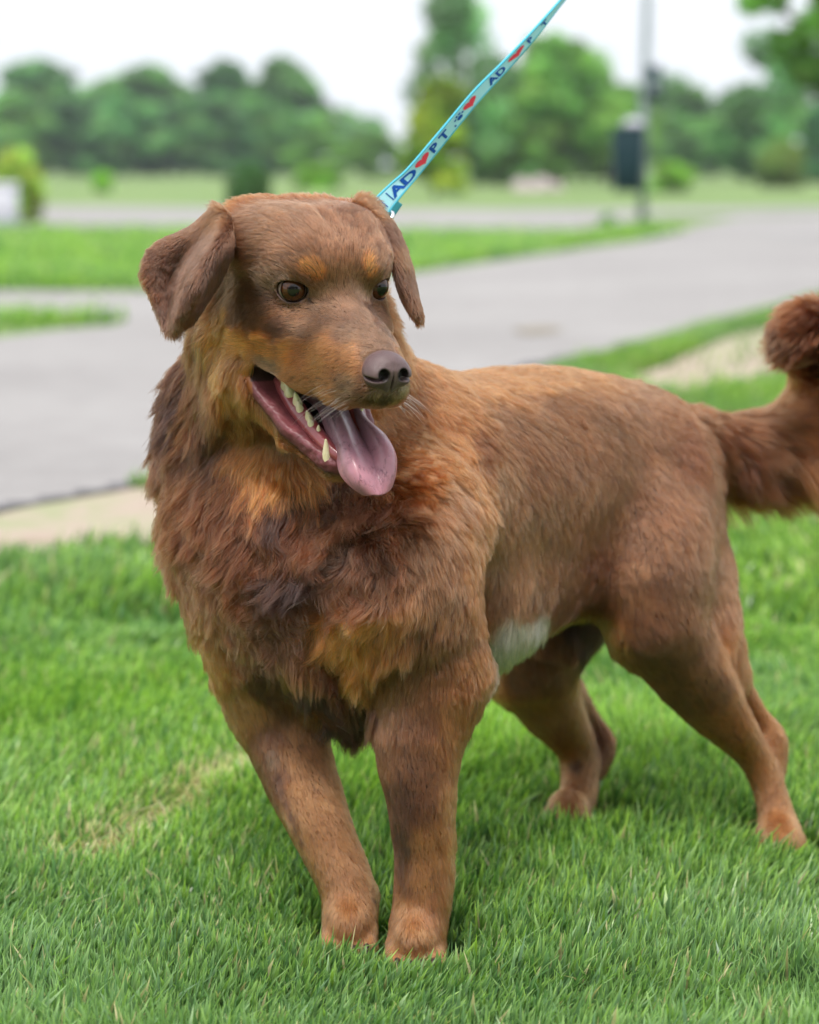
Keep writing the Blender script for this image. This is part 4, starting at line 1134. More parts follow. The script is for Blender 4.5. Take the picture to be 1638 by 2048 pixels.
thatch = sheetpoly('lawn_soil', [(-2.0, 1.2), (2.6, 1.2)] + [gp(*p) for p in [(3000, 515), (1900, 555), (1638, 606), (1400, 668), (1290, 700), (1170, 732), (1000, 800), (820, 880), (620, 985), (450, 1062), (330, 1098), (0, 1132), (-300, 1200), (-900, 1345)]], .002, m_soil)
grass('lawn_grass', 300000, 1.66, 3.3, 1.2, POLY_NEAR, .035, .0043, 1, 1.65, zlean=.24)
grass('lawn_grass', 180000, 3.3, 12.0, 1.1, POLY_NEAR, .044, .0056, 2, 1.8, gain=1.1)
ISLE = [gp(*p) for p in [(-500, 578), (0, 581), (330, 582), (600, 565), (850, 542), (1100, 505), (1290, 479), (1372, 462), (1250, 452), (1150, 466), (600, 462), (0, 458), (-500, 455)]]
grass('lawn_grass', 60000, 10.5, 28, 1.0, ISLE, .07, .018, 3, 1.7, dirt=False, gain=1.3)
STRIP = [gp(*p) for p in [(-500, 690), (0, 666), (110, 657), (232, 650), (258, 642), (190, 634), (0, 634), (-500, 634)]]
grass('lawn_grass', 14000, 9, 13, 1, STRIP, .07, .012, 4, 1.5, dirt=False, gain=1.3)

# the verge: sparse tufts growing through the dirt, and the broken dark rim of the asphalt
VERGE = [gp(*p) for p in [(-900, 1330), (-300, 1200), (0, 1128), (330, 1092), (450, 1060), (620, 985), (700, 930), (620, 878), (300, 972), (0, 1032), (-900, 1290)]]
grass('verge_grass', 90000, 3.6, 6.6, 1, VERGE, .035, .005, 5, 1.4, dirt=False, lim=lambda x, d, r: vnoise(np.stack([x, d, d * 0], 1) * 3.2, 77) + .5 * vnoise(np.stack([x, d, d * 0], 1) * 9, 78) > .42)
def strip(name, pts, wdt, z, m):
    P_ = smooth_line([(*gp(*p), 0) for p in pts], 90); t = np.gradient(P_, axis=0); t /= np.linalg.norm(t, axis=1, keepdims=True); n_ = np.stack([-t[:, 1], t[:, 0]], 1)
    k = np.arange(90); a = wdt * (1 + .5 * np.sin(k * .9) + .4 * np.sin(k * 2.3 + 1)); V = np.concatenate([P_[:, :2] - n_ * .01, P_[:, :2] + n_ * a[:, None]]); V = np.concatenate([V, np.full((180, 1), z)], 1)
    i = np.arange(89); me = mesh_np(name, V, np.stack([i, i + 1, i + 91, i + 90], 1), 4, [m]); link(bpy.data.objects.new(name, me), kind='structure')
m_rim = noise_mat('worn_asphalt', [(.35, (.06, .06, .065)), (.6, (.16, .155, .16))], [(8, .6), (90, .4)], .9, .5)
strip('path_edge', NEAR[1:9], .035, .012, m_rim)
# ================================================================== TREES AND FAR THINGS
m_leaf = bpy.data.materials.new('foliage'); m_leaf.use_nodes = True; t_ = m_leaf.node_tree; b_ = t_.nodes['Principled BSDF']; a_ = attr_node(t_)
b_.inputs['Roughness'].default_value = .5; b_.inputs['Specular IOR Level'].default_value = .35
oi = t_.nodes.new('ShaderNodeObjectInfo'); mul = t_.nodes.new('ShaderNodeMix'); mul.data_type = 'RGBA'; mul.blend_type = 'MULTIPLY'; mul.inputs['Factor'].default_value = 1
t_.links.new(a_.outputs['Color'], mul.inputs['A']); t_.links.new(oi.outputs['Color'], mul.inputs['B']); t_.links.new(mul.outputs['Result'], b_.inputs['Base Color'])
tr = t_.nodes.new('ShaderNodeBsdfTranslucent'); mx_ = t_.nodes.new('ShaderNodeMixShader'); mx_.inputs[0].default_value = .45
t_.links.new(mul.outputs['Result'], tr.inputs['Color']); t_.links.new(b_.outputs[0], mx_.inputs[1]); t_.links.new(tr.outputs[0], mx_.inputs[2]); t_.links.new(mx_.outputs[0], t_.nodes['Material Output'].inputs[0])
m_bark = noise_mat('bark', [(.35, (.07, .055, .045)), (.6, (.16, .13, .11))], [(6, .6), (40, .4)], .95, .5)
def crown_mesh(name, seed, puffs, n, leaf, flat=1.0):
    """leaf-sized faces spread through the puffs of a crown; unit tree (height 1)"""
    r = np.random.default_rng(seed); C = np.array([p[:3] for p in puffs]); R_ = np.array([p[3] for p in puffs])
    k = r.choice(len(C), n, p=R_ ** 2 / (R_ ** 2).sum()); d = r.normal(size=(n, 3)); d /= np.linalg.norm(d, axis=1, keepdims=True)
    rad = R_[k] * (.45 + .6 * r.random(n) ** .5); c = C[k] + d * rad[:, None] * np.array([1, 1, .85])
    c += np.stack([vnoise(c * 14, s_) for s_ in (1, 2, 3)], 1) * .02
    keep_ = vnoise(c * 11, seed) > -.55; c, d, k = c[keep_], d[keep_], k[keep_]; n = len(c)
    nrm = d + r.normal(0, .7, (n, 3)); nrm /= np.linalg.norm(nrm, axis=1, keepdims=True)
    a = np.cross(nrm, r.normal(size=(n, 3))); a /= np.linalg.norm(a, axis=1, keepdims=True); b = np.cross(nrm, a)
    s_ = leaf * (.6 + .8 * r.random(n))[:, None]
    V = np.stack([c - a * s_, c - b * s_ * .55, c + a * s_, c + b * s_ * .55], 1)
    tone = ((1 + .34 * r.normal(size=len(C)))[k] * (1 + .12 * (c[:, 2] - .5)) + .2 * r.normal(size=n) + .15 * vnoise(c * 9, 7))[:, None]
    _t = (1 + .25 * r.normal(size=n) + .25 * vnoise(c * 9, 7))[:, None]
    col = np.array([.155, .265, .085]) * np.clip(tone, .4, 1.8) * np.stack([1 + .25 * vnoise(c * 6, 8), np.ones(n), 1 + .2 * vnoise(c * 6, 9)], 1)
    return mesh_np(name, V.reshape(-1, 3), np.arange(n * 4).reshape(n, 4), 4, [m_leaf], smooth=False, colors=np.repeat(col, 4, 0))
def trunk_mesh(name, seed, puffs, r0):
    r = np.random.default_rng(seed); Vs, Fs, off = [], [], 0; top = max(p[2] for p in puffs)
    def add(pts, rads):
        nonlocal off
        V, fl = tube(smooth_line(pts, 8), np.interp(np.linspace(0, 1, 8), [0, 1], rads), 7, False); Vs.append(V); Fs.append(fl[0] + off); off += len(V)
    add([(0, 0, -.01), (.01, 0, top * .35), (-.005, .01, top * .7), (0, 0, top * .95)], (r0, r0 * .25))
    for p in puffs[:9]: z0 = min(p[2] * .55, top * .6); add([(0, 0, z0), (p[0] * .45, p[1] * .45, (z0 + p[2]) * .52), (p[0] * .9, p[1] * .9, p[2])], (r0 * .45, r0 * .12))
    return mesh_np(name, np.concatenate(Vs), np.concatenate(Fs), 4, [m_bark])
def make_puffs(seed, width, low, n=16, taper=.6, rr=.16):
    r = np.random.default_rng(seed); o = []
    for i in range(n):
        z = low + (1 - low - rr * .7) * (i + .5) / n; w_ = width * (1 - taper * abs((z - low) / (1 - low) - .38) ** 1.3 * 1.6) * .5
        a = r.random() * 2 * PI + i * 2.4; q_ = max(w_ - rr * .5, .01) * (.45 + .55 * r.random()); o.append((math.cos(a) * q_, math.sin(a) * q_, z, rr * (.7 + .5 * r.random())))
    return o
KINDS = {}
for nm, sd, wd, lo, n_, tp, rr, leafn, leaf, r0 in (('maple', 3, .80, .10, 44, .8, .105, 13000, .024, .024), ('oak', 5, 1.0, .08, 54, .8, .11, 15000, .023, .03), ('poplar', 8, .46, .08, 30, .55, .09, 9000, .026, .018),
                                                    ('birch', 12, .62, .18, 18, .8, .12, 4200, .024, .016), ('spruce', 15, .60, .04, 20, 1.25, .11, 9000, .022, .02), ('bush', 21, 1.35, .02, 14, .7, .26, 5000, .045, .03)):
    pf = make_puffs(sd, wd, lo, n_, tp, rr)
    KINDS[nm] = (crown_mesh('crown', sd, pf, leafn, leaf), trunk_mesh('trunk', sd, pf, r0))
def tree(kind, u, v_top, d, tint, label, cat='tree', group=None, name=None, wscale=1.0, vb=None):
    p = P(u, 1024, d); top = P(u, v_top, d)[2]; rt = bpy.data.objects.new(name or (kind + '_tree' if cat == 'tree' else kind), None)
    x = P(u, HOR, d)[0]; rt.location = (x, d, 0 if vb is None else P(u, vb, d)[2]); hgt = top - rt.location[2]; rt.scale = (hgt * wscale, hgt * wscale, hgt)
    rt.rotation_euler = (0, 0, (u * 7.3) % 6.28); link(rt, label=label, category=cat)
    if group: rt['group'] = group
    cm, tm = KINDS[kind]
    c = bpy.data.objects.new('crown', cm); c.color = (*tint, 1); link(c, rt); t = bpy.data.objects.new('trunk', tm); link(t, rt); return rt
GN = 'trees of the far wood'
#     kind  u  v_top  depth  tint(r,g,b)  label
BL, MD, YL, DK = (1.05, 1.4, 1.35), (1.35, 1.65, 1.3), (2.6, 1.9, .7), (.75, 1.08, 1.05)
for a_ in [('maple', -150, 120, 150, BL, 'broad tree of the far wood cut off by the left edge of the photo', 1.3),
           ('maple', 75, 118, 150, BL, 'tallest tree at the left end of the far wood, above the yellow bush', 1.5),
           ('oak', 235, 150, 158, MD, 'round green tree of the far wood right of the tall leftmost crown', 1.5),
           ('maple', 310, 128, 150, MD, 'bright green tree in the middle of the left wood with a rounded top', 1.15),
           ('poplar', 375, 165, 165, BL, 'low bluish tree filling the dip of the wood skyline', 2.0),
           ('poplar', 445, 118, 150, BL, 'narrow tree with square top left of the double crown', 1.5),
           ('poplar', 545, 112, 150, MD, 'slender tall tree, the highest of the left wood near its right end', 1.6),
           ('maple', 600, 152, 148, MD, 'sloping green tree at the right end of the left wood', 1.1),
           ('oak', 500, 190, 145, (1.1, 1.5, 1.1), 'lower bushy tree in front of the slender tall tree', 1.3),
           ('oak', 160, 190, 145, DK, 'dark low tree at the foot of the left wood', 1.5),
           ('oak', 350, 200, 146, DK, 'dark green tree at the foot of the wood behind the dog\'s ear', 1.5),
           ('oak', 20, 178, 142, MD, 'low leafy tree at the left edge, in front of the far wood', 1.3), ('oak', 250, 186, 142, BL, 'low bushy tree filling the wood between its rounded and its leftmost tops', 1.4), ('oak', 425, 184, 142, BL, 'low bushy tree under the narrow square-topped one', 1.4),
           ('birch', 680, 215, 190, (1.6, 1.7, 1.9), 'pale hazy thin tree in the low gap of the skyline', 1.4),
           ('birch', 735, 232, 200, (1.2, 1.5, 1.4), 'small far tree in the gap left of the leash', 1.5),
           ('oak', 640, 265, 120, (1.3, 1.6, .9), 'low light green thicket under the skyline gap', 1.8),
           ('oak', 745, 262, 118, (1.3, 1.5, .8), 'low olive thicket left of the leash', 1.8),
           ('birch', 922, -45, 75, (1.7, 1.9, 2.3), 'very tall pale feathery tree behind the leash, its top out of frame', .95),
           ('poplar', 872, 150, 52, (2.3, 1.9, .6), 'yellow green tree behind the leash, in front of the tall feathery one', 1.35),
           ('maple', 1000, 160, 84, (.8, 1.1, .8), 'dark tree right of the leash, beside the big round tree', 1.2),
           ('oak', 1118, 66, 80, (1.35, 1.55, .9), 'big round green tree right of the leash, left of the lamp pole', 1.08),
           ('oak', 1215, 160, 84, (1.3, 1.5, .9), 'lower right shoulder tree beside the lamp pole', 1.15),
           ('oak', 1000, 225, 76, (1.1, 1.3, .8), 'bushy dark tree under the big round crown beside the leash', 1.3),
           ('maple', 1370, 165, 130, (1.3, 1.5, 1.2), 'small hazy tree just right of the lamp pole', 1.1),
           ('birch', 1330, 150, 140, (1.3, 1.6, 1.6), 'thin pale tree right behind the dark green sign box', 1.6),
           ('birch', 1420, 200, 150, (1.2, 1.4, 1.4), 'thin grey green tree in the gap right of the lamp pole', 1.4),
           ('birch', 1530, 60, 95, (1.3, 1.6, 1.6), 'tall lacy tree at the right with sky showing through its top', 1.25),
           ('maple', 1500, 165, 100, (1.1, 1.4, 1.2), 'rounded green tree below the lacy one at the right', 1.25),
           ('spruce', 1635, 215, 90, (.5, .9, .95), 'dark bluish evergreen at the right edge of the photo', 1.5),
           ('oak', 1720, 150, 100, DK, 'dark tree beyond the right edge of the photo', 1.2),
           ('oak', 1390, 262, 118, (.9, 1.2, .8), 'dark low thicket under the hazy small tree', 1.8),
           ('oak', -20, 255, 140, DK, 'low dark thicket behind the yellow bush', 1.8),
           ('maple', -420, 130, 150, MD, 'tree of the wood well beyond the left edge, bright green', 1.5), ('oak', -700, 150, 155, BL, 'second tree of the wood beyond the left edge, bluish', 1.6), ('oak', -1000, 120, 150, DK, 'dark last tree of the wood beyond the left edge', 1.6),
           ('maple', 1950, 110, 105, MD, 'bright green tree beyond the right edge', 1.5), ('oak', 2250, 130, 115, BL, 'bluish tree farther beyond the right edge', 1.6), ('oak', 2600, 110, 115, DK, 'dark last tree beyond the right edge', 1.6)]:
    tree(a_[0], a_[1], a_[2], a_[3], a_[4], a_[5], group=GN, wscale=a_[6])
for a_ in [(36, 288, 28, (3.2, 2.5, 1.4), 'pale yellow leafy bush at the left edge on the lawn', .62), (495, 318, 30, (.42, .62, .45), 'dark green shrub directly behind the top of the dog\'s head', .8),
           (1560, 272, 70, (1.3, 1.15, .75), 'olive brown bush at the far right on the field edge', .9), (205, 340, 60, (2.0, 2.3, .7), 'small light green bush on the far field, left', .9),
           (1340, 320, 60, (1.8, 1.9, .7), 'light green bush on the far field right of the pole', 1.3), (640, 325, 66, (1.9, 2.1, .8), 'light green low bush in the far field right of the dark shrub', 1.8),
           (1215, 425, 27.5, (1.1, 1.6, .9), 'tuft of tall grass beside the foot of the lamp pole', 1.2), (1300, 436, 27, (1.3, 1.7, .7), 'low green tuft around the foot of the pole', 1.6),
           (1060, 330, 64, (.8, 1.1, .8), 'dark bush behind the pile of pinkish stones', 1.2)]:
    tree('bush', a_[0], a_[1], a_[2], a_[3], a_[4], cat='bush', name='bush', wscale=a_[5])
# unseen trees added behind the camera to darken what the eyes mirror: one mass
Vs, Cs = [], []
for i, (x, y, k, s_) in enumerate([(-16, -15, 'maple', 9), (-9, -18, 'oak', 8), (-3, -14, 'maple', 8.5), (3.5, -17, 'oak', 9), (10, -14, 'maple', 8), (17, -17, 'oak', 9)]):
    m_ = KINDS[k][0]; co = np.zeros(len(m_.vertices) * 3, np.float32); m_.vertices.foreach_get('co', co); cc = np.zeros(len(m_.vertices) * 4, np.float32); m_.color_attributes['col'].data.foreach_get('color', cc)
    co = co.reshape(-1, 3); a = i * 1.7; co = co @ np.array([[math.cos(a), math.sin(a), 0], [-math.sin(a), math.cos(a), 0], [0, 0, 1]]) * s_ + np.array([x, y, 0]); Vs.append(co); Cs.append(cc.reshape(-1, 4)[:, :3] * .8)
Vs = np.concatenate(Vs); link(bpy.data.objects.new('wood', mesh_np('wood', Vs, np.arange(len(Vs)).reshape(-1, 4), 4, [m_leaf], smooth=False, colors=np.concatenate(Cs))), kind='stuff', label='unseen leafy trees added behind the camera to darken the eye reflections', category='wood')
# overhanging branch at the top right, of a tree standing just outside the frame
pf = [(.0, 0, 0, .30), (-.32, .1, -.16, .22), (-.1, .0, -.42, .24), (.25, .1, -.35, .3), (.3, -.1, .1, .34), (-.72, .05, .28, .16), (-.5, .0, .34, .2), (.1, 0, .4, .25), (.1, .1, -.62, .16)]
KINDS['bough'] = (crown_mesh('crown', 31, pf, 4200, .05), None)
rt = bpy.data.objects.new('leafy_branch', None); c_ = P(1640, 60, 22); rt.location = c_; rt.scale = (.85, .85, .85); link(rt, label='dark green leafy branch hanging into the top right corner', category='branch')
o = bpy.data.objects.new('foliage', KINDS['bough'][0]); o.color = (.85, 1.15, .45, 1); link(o, rt)
V_, f_ = tube(smooth_line([(1.6, .3, .5), (.7, .1, .25), (0, 0, .05), (-.55, .0, .25), (-.72, .03, .3)], 14), np.linspace(.06, .012, 14), 8); o = bpy.data.objects.new('bough', mesh_np('bough', V_, f_, 4, [m_bark])); link(o, rt)

# ------------------------------------------------------------------ box-shaped helpers
def bm_box(V, F, c, s, bev=0.0, taper=(1, 1), rot=0.0):
    """bevelled box; taper scales the bottom face"""
    x, y, z = [q_ / 2 for q_ in s]; b = min(bev, x * .9, y * .9); n0 = sum(len(v) for v in V)
    def ring(sx, sy, zz, inset):
        pts = []
        for cx, cy, a0 in ((sx - b, sy - b, 0), (-(sx - b), sy - b, 90), (-(sx - b), -(sy - b), 180), (sx - b, -(sy - b), 270)):
            for a in (0, 30, 60, 90): t = math.radians(a0 + a); pts.append((cx + (b - inset) * math.cos(t), cy + (b - inset) * math.sin(t), zz))
        return np.array(pts)
    e = b * .5
    rings = [ring(x * taper[0], y * taper[1], -z, e), ring(x * taper[0], y * taper[1], -z + e, 0), ring(x, y, z - e, 0), ring(x, y, z, e)]
    R_ = np.concatenate(rings); cs, sn = math.cos(rot), math.sin(rot); R_[:, :2] = R_[:, :2] @ np.array([[cs, sn], [-sn, cs]]); V.append(R_ + np.array(c)); m = 16
    idx = np.arange(4 * m).reshape(4, m) + n0; nx = np.roll(idx, -1, 1)
    F.append(np.stack([idx[:-1], nx[:-1], nx[1:], idx[1:]], -1).reshape(-1, 4)); F.append(np.array([idx[0][::-1]])); F.append(np.array([idx[-1]]))
def boxobj(name, m, parent, items):
    V, F = [], []
    for it in items: bm_box(V, F, *it)
    o = bpy.data.objects.new(name, mesh_np(name, np.concatenate(V), F, 4, [m], smooth=False)); link(o, parent); return o
def tubeobj(name, m, parent, pts, rads, n=16):
    V, f = tube(pts, rads, n); o = bpy.data.objects.new(name, mesh_np(name, V, f, 4, [m])); link(o, parent); return o
# --- pole with the dog-waste station
m_teal = noise_mat('teal_paint', [(.4, (.005, .026, .033)), (.6, (.008, .034, .042))], [(3, .6), (30, .4)], .6, spec=.2)
m_pole = noise_mat('grey_green_post', [(.4, (.20, .25, .25)), (.6, (.28, .33, .34))], [(2, .6), (20, .4)], .5, spec=.4)
m_white = noise_mat('pale_plastic', [(.4, (.58, .58, .64)), (.6, (.68, .68, .74))], [(3, .6), (30, .4)], .5)
D1 = 27.2; px = D1 / FPX
pp = P(1286, HOR, D1); rt = bpy.data.objects.new('waste_station', None); rt.location = (pp[0], D1, 0); link(rt, label='tall pole with a dark teal litter bin and bag dispenser on the lawn island', category='litter bin')
def L_(v): return P(1286, v, D1)[2]
tubeobj('post', m_pole, rt, [(0, 0, 0), (.0, 0, 1.2), (.03, 0, 3), (.09, 0, 7)], [.05, .05, .045, .04])
zb0, zb1 = L_(383), L_(258)
boxobj('bin', m_teal, rt, [((-33 * px, -.16, (zb0 + zb1) / 2), (64 * px, .26, zb1 - zb0), .03, (.84, .84))])
boxobj('bin_rim', m_teal, rt, [((-33 * px, -.16, zb1 + .012), (69 * px, .29, .03), .03)])
boxobj('bracket', m_pole, rt, [((-.02, -.02, zb0 + .2), (.10, .06, .05), .01)]); boxobj('bracket', m_pole, rt, [((-.02, -.02, zb1 - .15), (.10, .06, .05), .01)])
V_, f_ = tube([(-23 * px, -.16, zb1 + .026), (-23 * px, -.16, zb1 + .06), (-23 * px, -.16, zb1 + .10), (-23 * px, -.16, zb1 + .115)], [.11, .12, .09, .02], 20); link(bpy.data.objects.new('lid', mesh_np('lid', V_, f_, 4, [m_white])), rt)
zs0, zs1 = L_(203), L_(132)
boxobj('bag_dispenser', m_teal, rt, [((.10, -.08, (zs0 + zs1) / 2), (30 * px, .12, zs1 - zs0), .03)])
boxobj('notice_plate', m_pole, rt, [((.10, -.145, (zs0 + zs1) / 2 - .02), (14 * px, .006, (zs1 - zs0) * .4), .002)])
# --- white utility marker at the left edge
D2 = 27; rt = bpy.data.objects.new('utility_box', None); p = P(2, HOR, D2); rt.location = (p[0], D2, 0); link(rt, label='white rounded utility box cut by the left edge, beside the yellow bush', category='utility box')
boxobj('cabinet', m_white, rt, [((0, 0, .22), (.34, .30, .40), .07)]); boxobj('cap', m_white, rt, [((0, 0, .44), (.37, .33, .05), .05)]); boxobj('plinth', m_pole, rt, [((0, 0, .03), (.38, .34, .06), .02)])
# --- pinkish stones
m_stone = noise_mat('stone', [(.4, (.36, .29, .29)), (.6, (.50, .43, .43))], [(1.5, .6), (12, .4)], .9, .5)
for i, (u, v, w_, h_) in enumerate([(1045, 352, 44, 24), (1082, 350, 50, 30), (1112, 356, 34, 20), (1066, 358, 30, 14)]):
    D3 = 62; px3 = D3 / FPX; r = np.random.default_rng(i + 50); n_, k_ = 12, 20; th = np.linspace(0, PI, n_)[:, None]; ph = np.linspace(0, 2 * PI, k_, endpoint=False)[None]
    d = np.stack([np.sin(th) * np.cos(ph), np.sin(th) * np.sin(ph), np.cos(th) * np.ones_like(ph)], -1).reshape(-1, 3); rr = 1 + .22 * vnoise(d * 1.6 + i * 9, i) + .08 * vnoise(d * 4 + i, i)
    V = d * rr[:, None] * np.array([w_ * px3 / 2, w_ * px3 / 2 * .8, h_ * px3]); V[:, 2] = np.maximum(V[:, 2], -.05)
    idx = np.arange(n_ * k_).reshape(n_, k_); nx = np.roll(idx, -1, 1); o = bpy.data.objects.new('boulder', mesh_np('boulder', V, np.stack([idx[:-1], idx[1:], nx[1:], nx[:-1]], -1).reshape(-1, 4), 4, [m_stone]))
    o.location = (P(u, HOR, D3)[0], D3 - (.3 if i == 3 else 0), 0); link(o, label=['pinkish grey boulder, leftmost of the heap on the far field', 'largest pinkish grey boulder in the middle of the heap', 'small pinkish boulder at the right end of the heap', 'lowest flat boulder lying in front of the heap'][i], category='boulder', group='stones on the far field')
# ================================================================== LEASH
m_band, t_, b_ = mat('leash_webbing', .55, .3); b_.inputs['Base Color'].default_value = (*srgb(178, 236, 250), 1)
tc = t_.nodes.new('ShaderNodeTexCoord'); wv = t_.nodes.new('ShaderNodeTexWave'); wv.inputs['Scale'].default_value = 700; bp = t_.nodes.new('ShaderNodeBump'); bp.inputs['Strength'].default_value = .25; bp.inputs['Distance'].default_value = .0003
t_.links.new(tc.outputs['Object'], wv.inputs['Vector']); t_.links.new(wv.outputs['Fac'], bp.inputs['Height']); t_.links.new(bp.outputs[0], b_.inputs['Normal'])
m_edge, t_, b_ = mat('leash_edge', .6, .3); b_.inputs['Base Color'].default_value = (*srgb(84, 190, 216), 1)
m_blue, t_, b_ = mat('leash_blue_print', .6, .2); b_.inputs['Base Color'].default_value = (*srgb(22, 84, 176), 1)
m_red, t_, b_ = mat('leash_red_print', .6, .2); b_.inputs['Base Color'].default_value = (*srgb(244, 74, 92), 1)
m_steel, t_, b_ = mat('steel', .22, .5); b_.inputs['Metallic'].default_value = 1; b_.inputs['Base Color'].default_value = (.75, .76, .78, 1)
leash = bpy.data.objects.new('leash', None); LP = P(768, 440, 2.055); leash.location = LP; link(leash, label='light blue dog leash printed with blue letters and red hearts, pulled up right', category='leash')
#        left edge px,  right edge px, depth
LC = []
for x_, y_, w_, d_ in ((735, 418, 40, 2.05), (752, 397, 36, 2.052), (782, 368, 30, 2.058), (817, 336, 24, 2.066), (883, 259, 21, 2.083), (947, 183, 20, 2.103), (1008, 122, 16.5, 2.13), (1066, 61, 12.5, 2.16), (1121, 0, 6.5, 2.2), (1172, -58, 6, 2.25)):
    LC.append(((x_, y_), (x_ + w_ * .76, y_ + w_ * .65), d_))
LA = np.array([P(*a, d) for a, b, d in LC]); LB = np.array([P(*b, d + .014) for a, b, d in LC])
# real width is constant: turn the far edge back in depth where the band is seen edge-on
WID = .0135
for i in range(len(LC)):
    w_ = LB[i] - LA[i]; w_[1] = 0; need = math.sqrt(max(WID ** 2 - w_ @ w_, .004 ** 2)); r_ = ray(*LC[i][1]); LB[i] = CAM + r_ * ((LC[i][2] + need) / r_[1])
A_ = smooth_line(LA, 160); B_ = smooth_line(LB, 160); arc = np.concatenate([[0], np.cumsum(np.linalg.norm(np.diff((A_ + B_) / 2, axis=0), axis=1))])
def band(s, c):                                             # arc length, across (0..1) -> point, normal
    a = np.stack([np.interp(s, arc, A_[:, k]) for k in range(3)], -1); b = np.stack([np.interp(s, arc, B_[:, k]) for k in range(3)], -1)
    return a + (b - a) * np.asarray(c)[..., None]
def bandn(s):
    t = band(s + .004, s * 0 + .5) - band(s - .004, s * 0 + .5); w_ = band(s, s * 0 + 1) - band(s, s * 0); n = np.cross(t, w_); n /= np.linalg.norm(n, axis=-1, keepdims=True)
    return np.where(((CAM - band(s, s * 0 + .5)) * n).sum(-1, keepdims=True) < 0, -n, n)
nu, nv = 160, 9; ss = np.linspace(0, arc[-1], nu); S_ = np.stack([band(ss, np.full(nu, c)) for c in np.linspace(0, 1, nv)], 1); V_, F_q = sheet(S_, .0007, 1.0)
def lp(o): link(o, leash); o.matrix_parent_inverse = Matrix.Translation(-Vector(LP)); return o
lp(bpy.data.objects.new('strap', mesh_np('strap', V_, F_q, 4, [m_band])))
for c in (0, 1):
    lp(bpy.data.objects.new('edging', mesh_np('edging', *tube(band(ss, np.full(nu, float(c))), np.full(nu, .0011), 8), 4, [m_edge])))
def place(name, V2, F2, s0, c0, ls, cs, m):
    """put a flat outline (x along the strap, y across it) onto the strap"""
    V2 = np.array(V2, float); s = s0 + V2[:, 0] * ls; c = c0 + V2[:, 1] * cs
    n = bandn(s); V = band(s, c) + n * .0011
    V = np.concatenate([V, V - n * .0003]); k = len(V2); F = [list(f) for f in F2] 
    me = bpy.data.meshes.new(name); me.from_pydata(V.tolist(), [], F); me.materials.append(m); lp(bpy.data.objects.new(name, me))
def text(ch, s0, ls, cs=.62, c0=.16, m=m_blue):
    cu = bpy.data.curves.new('t', 'FONT'); cu.body = ch; cu.offset = .035; cu.resolution_u = 3; o = bpy.data.objects.new('t', cu); COL.objects.link(o)
    bpy.context.view_layer.update(); me = o.evaluated_get(bpy.context.evaluated_depsgraph_get()).to_mesh(); V = np.array([v.co[:] for v in me.vertices]); F = [tuple(p.vertices) for p in me.polygons]; o.to_mesh_clear()
    bpy.data.objects.remove(o); bpy.data.curves.remove(cu)
    w_ = V[:, 0].max() - V[:, 0].min(); x = (V[:, 0] - V[:, 0].min()); y = V[:, 1] / .72
    # add serifs by hand is needless at this size; letters read up the strap, feet towards its right edge
    place('letter', np.stack([x, 1 - y], 1), F, s0, c0, ls, cs, m)
def heart(s0, ls, m=m_red, c0=.14, cs=.66, flip=False):
    t = np.linspace(0, 2 * PI, 40, endpoint=False); x = 16 * np.sin(t) ** 3 / 34 + .5; y = (13 * np.cos(t) - 5 * np.cos(2 * t) - 2 * np.cos(3 * t) - np.cos(4 * t)) / 30 + .55
    # heart points across the strap like the letters
    V = np.stack([x, 1 - y], 1); place('heart', V, [list(range(40))], s0, c0, ls, cs, m)
def s_at(v):
    vs_ = np.array([(p[0] + p[1]) for p in [(0, 0)]]); mid = (A_ + B_) / 2; r = (mid - CAM); z = r @ CU / (r @ CF); row = 1024 - z * FPX
    return float(np.interp(-v, -row, arc))
def item(kind, v0, v1, **k):
    a, b = s_at(v0), s_at(v1)
    if kind == 'heart': heart(a, b - a, **k)
    elif kind in ('paw',):
        for (x, y, rr) in ((.5, .62, .26), (.12, .38, .11), (.36, .18, .12), (.64, .18, .12), (.88, .38, .11)):
            t = np.linspace(0, 2 * PI, 16, endpoint=False); place('paw_print', np.stack([x + rr * np.cos(t), y + rr * .9 * np.sin(t)], 1), [list(range(16))], a, .16, b - a, .62, m_blue)
    else:
        text(kind, a, (b - a) / .62)
item('I', 408, 402); item('I', 394, 388); item('A', 392, 371); item('D', 367, 343); item('heart', 338, 305); item('P', 302, 283); item('T', 280, 262)
item('paw', 245, 222); item('heart', 222, 192); item('A', 168, 154); item('D', 150, 136); item('heart', 126, 90); item('P', 84, 72); item('T', 52, 40)
text('.', s_at(250), .012)
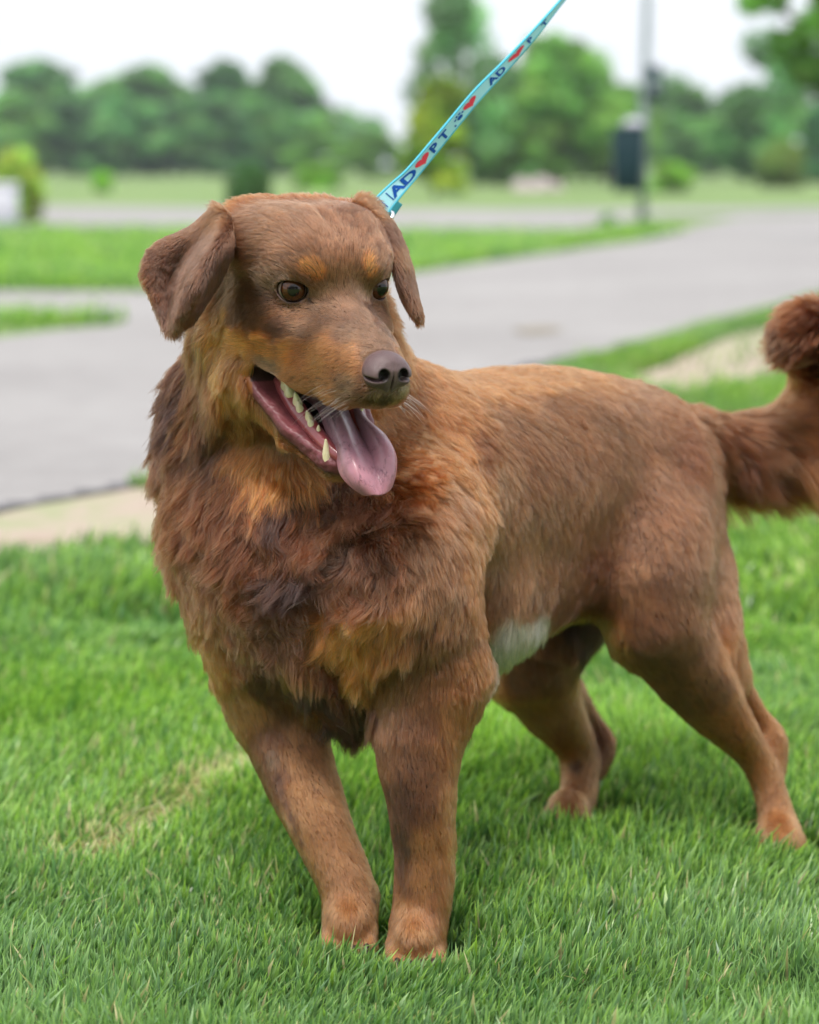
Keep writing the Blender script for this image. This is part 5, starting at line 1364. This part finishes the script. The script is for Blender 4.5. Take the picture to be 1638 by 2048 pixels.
# loop end, stitched, and the steel snap hook
S2 = np.stack([P(779, 430, 2.060) * (1 - t) + P(797, 404, 2.064) * t for t in np.linspace(0, 1, 12)]); wv2 = np.array([.0025, .004, -.002])
V_, F_q = sheet(np.stack([S2 - wv2, S2 - wv2 * .3, S2 + wv2 * .3, S2 + wv2], 1), .0012, 1.0); lp(bpy.data.objects.new('stitched_loop', mesh_np('stitched_loop', V_, F_q, 4, [m_edge])))
a = np.linspace(0, 2 * PI, 25); c_ = P(771, 434, 2.055); ring = c_ + .0075 * (np.cos(a)[:, None] * np.array([.75, .1, .5]) + np.sin(a)[:, None] * np.array([-.3, .6, .5]))
lp(bpy.data.objects.new('ring', mesh_np('ring', *tube(ring, np.full(25, .0018), 10, False), 4, [m_steel])))
hk = smooth_line([P(773, 436, 2.052), P(766, 446, 2.058), P(755, 456, 2.068), P(745, 470, 2.08), P(738, 480, 2.09)], 18); lp(bpy.data.objects.new('snap_hook', mesh_np('snap_hook', *tube(hk, np.interp(np.linspace(0, 1, 18), [0, .3, .6, 1], [.003, .0045, .003, .004]), 12), 4, [m_steel])))

# ================================================================== AIR
hv_, hf_ = [], []
bx0, bx1, by0, by1, bz0, bz1 = -320, 320, -6, 420, -1.0, 26
hv_ = [(x, y, z) for z in (bz0, bz1) for y in (by0, by1) for x in (bx0, bx1)]
hf_ = [(0, 2, 3, 1), (4, 5, 7, 6), (0, 1, 5, 4), (2, 6, 7, 3), (0, 4, 6, 2), (1, 3, 7, 5)]
me = bpy.data.meshes.new('haze'); me.from_pydata(hv_, [], hf_); m_h = bpy.data.materials.new('haze'); m_h.use_nodes = True; t_ = m_h.node_tree; t_.nodes.clear()
pv = t_.nodes.new('ShaderNodeVolumePrincipled'); pv.inputs['Density'].default_value = .0007; pv.inputs['Color'].default_value = (.86, .93, 1, 1); pv.inputs['Anisotropy'].default_value = .2
oo = t_.nodes.new('ShaderNodeOutputMaterial'); t_.links.new(pv.outputs[0], oo.inputs['Volume']); me.materials.append(m_h)
link(bpy.data.objects.new('haze', me), kind='stuff', label='thin pale daylight haze over the far wood', category='haze')
sc.cycles.volume_bounces = 0
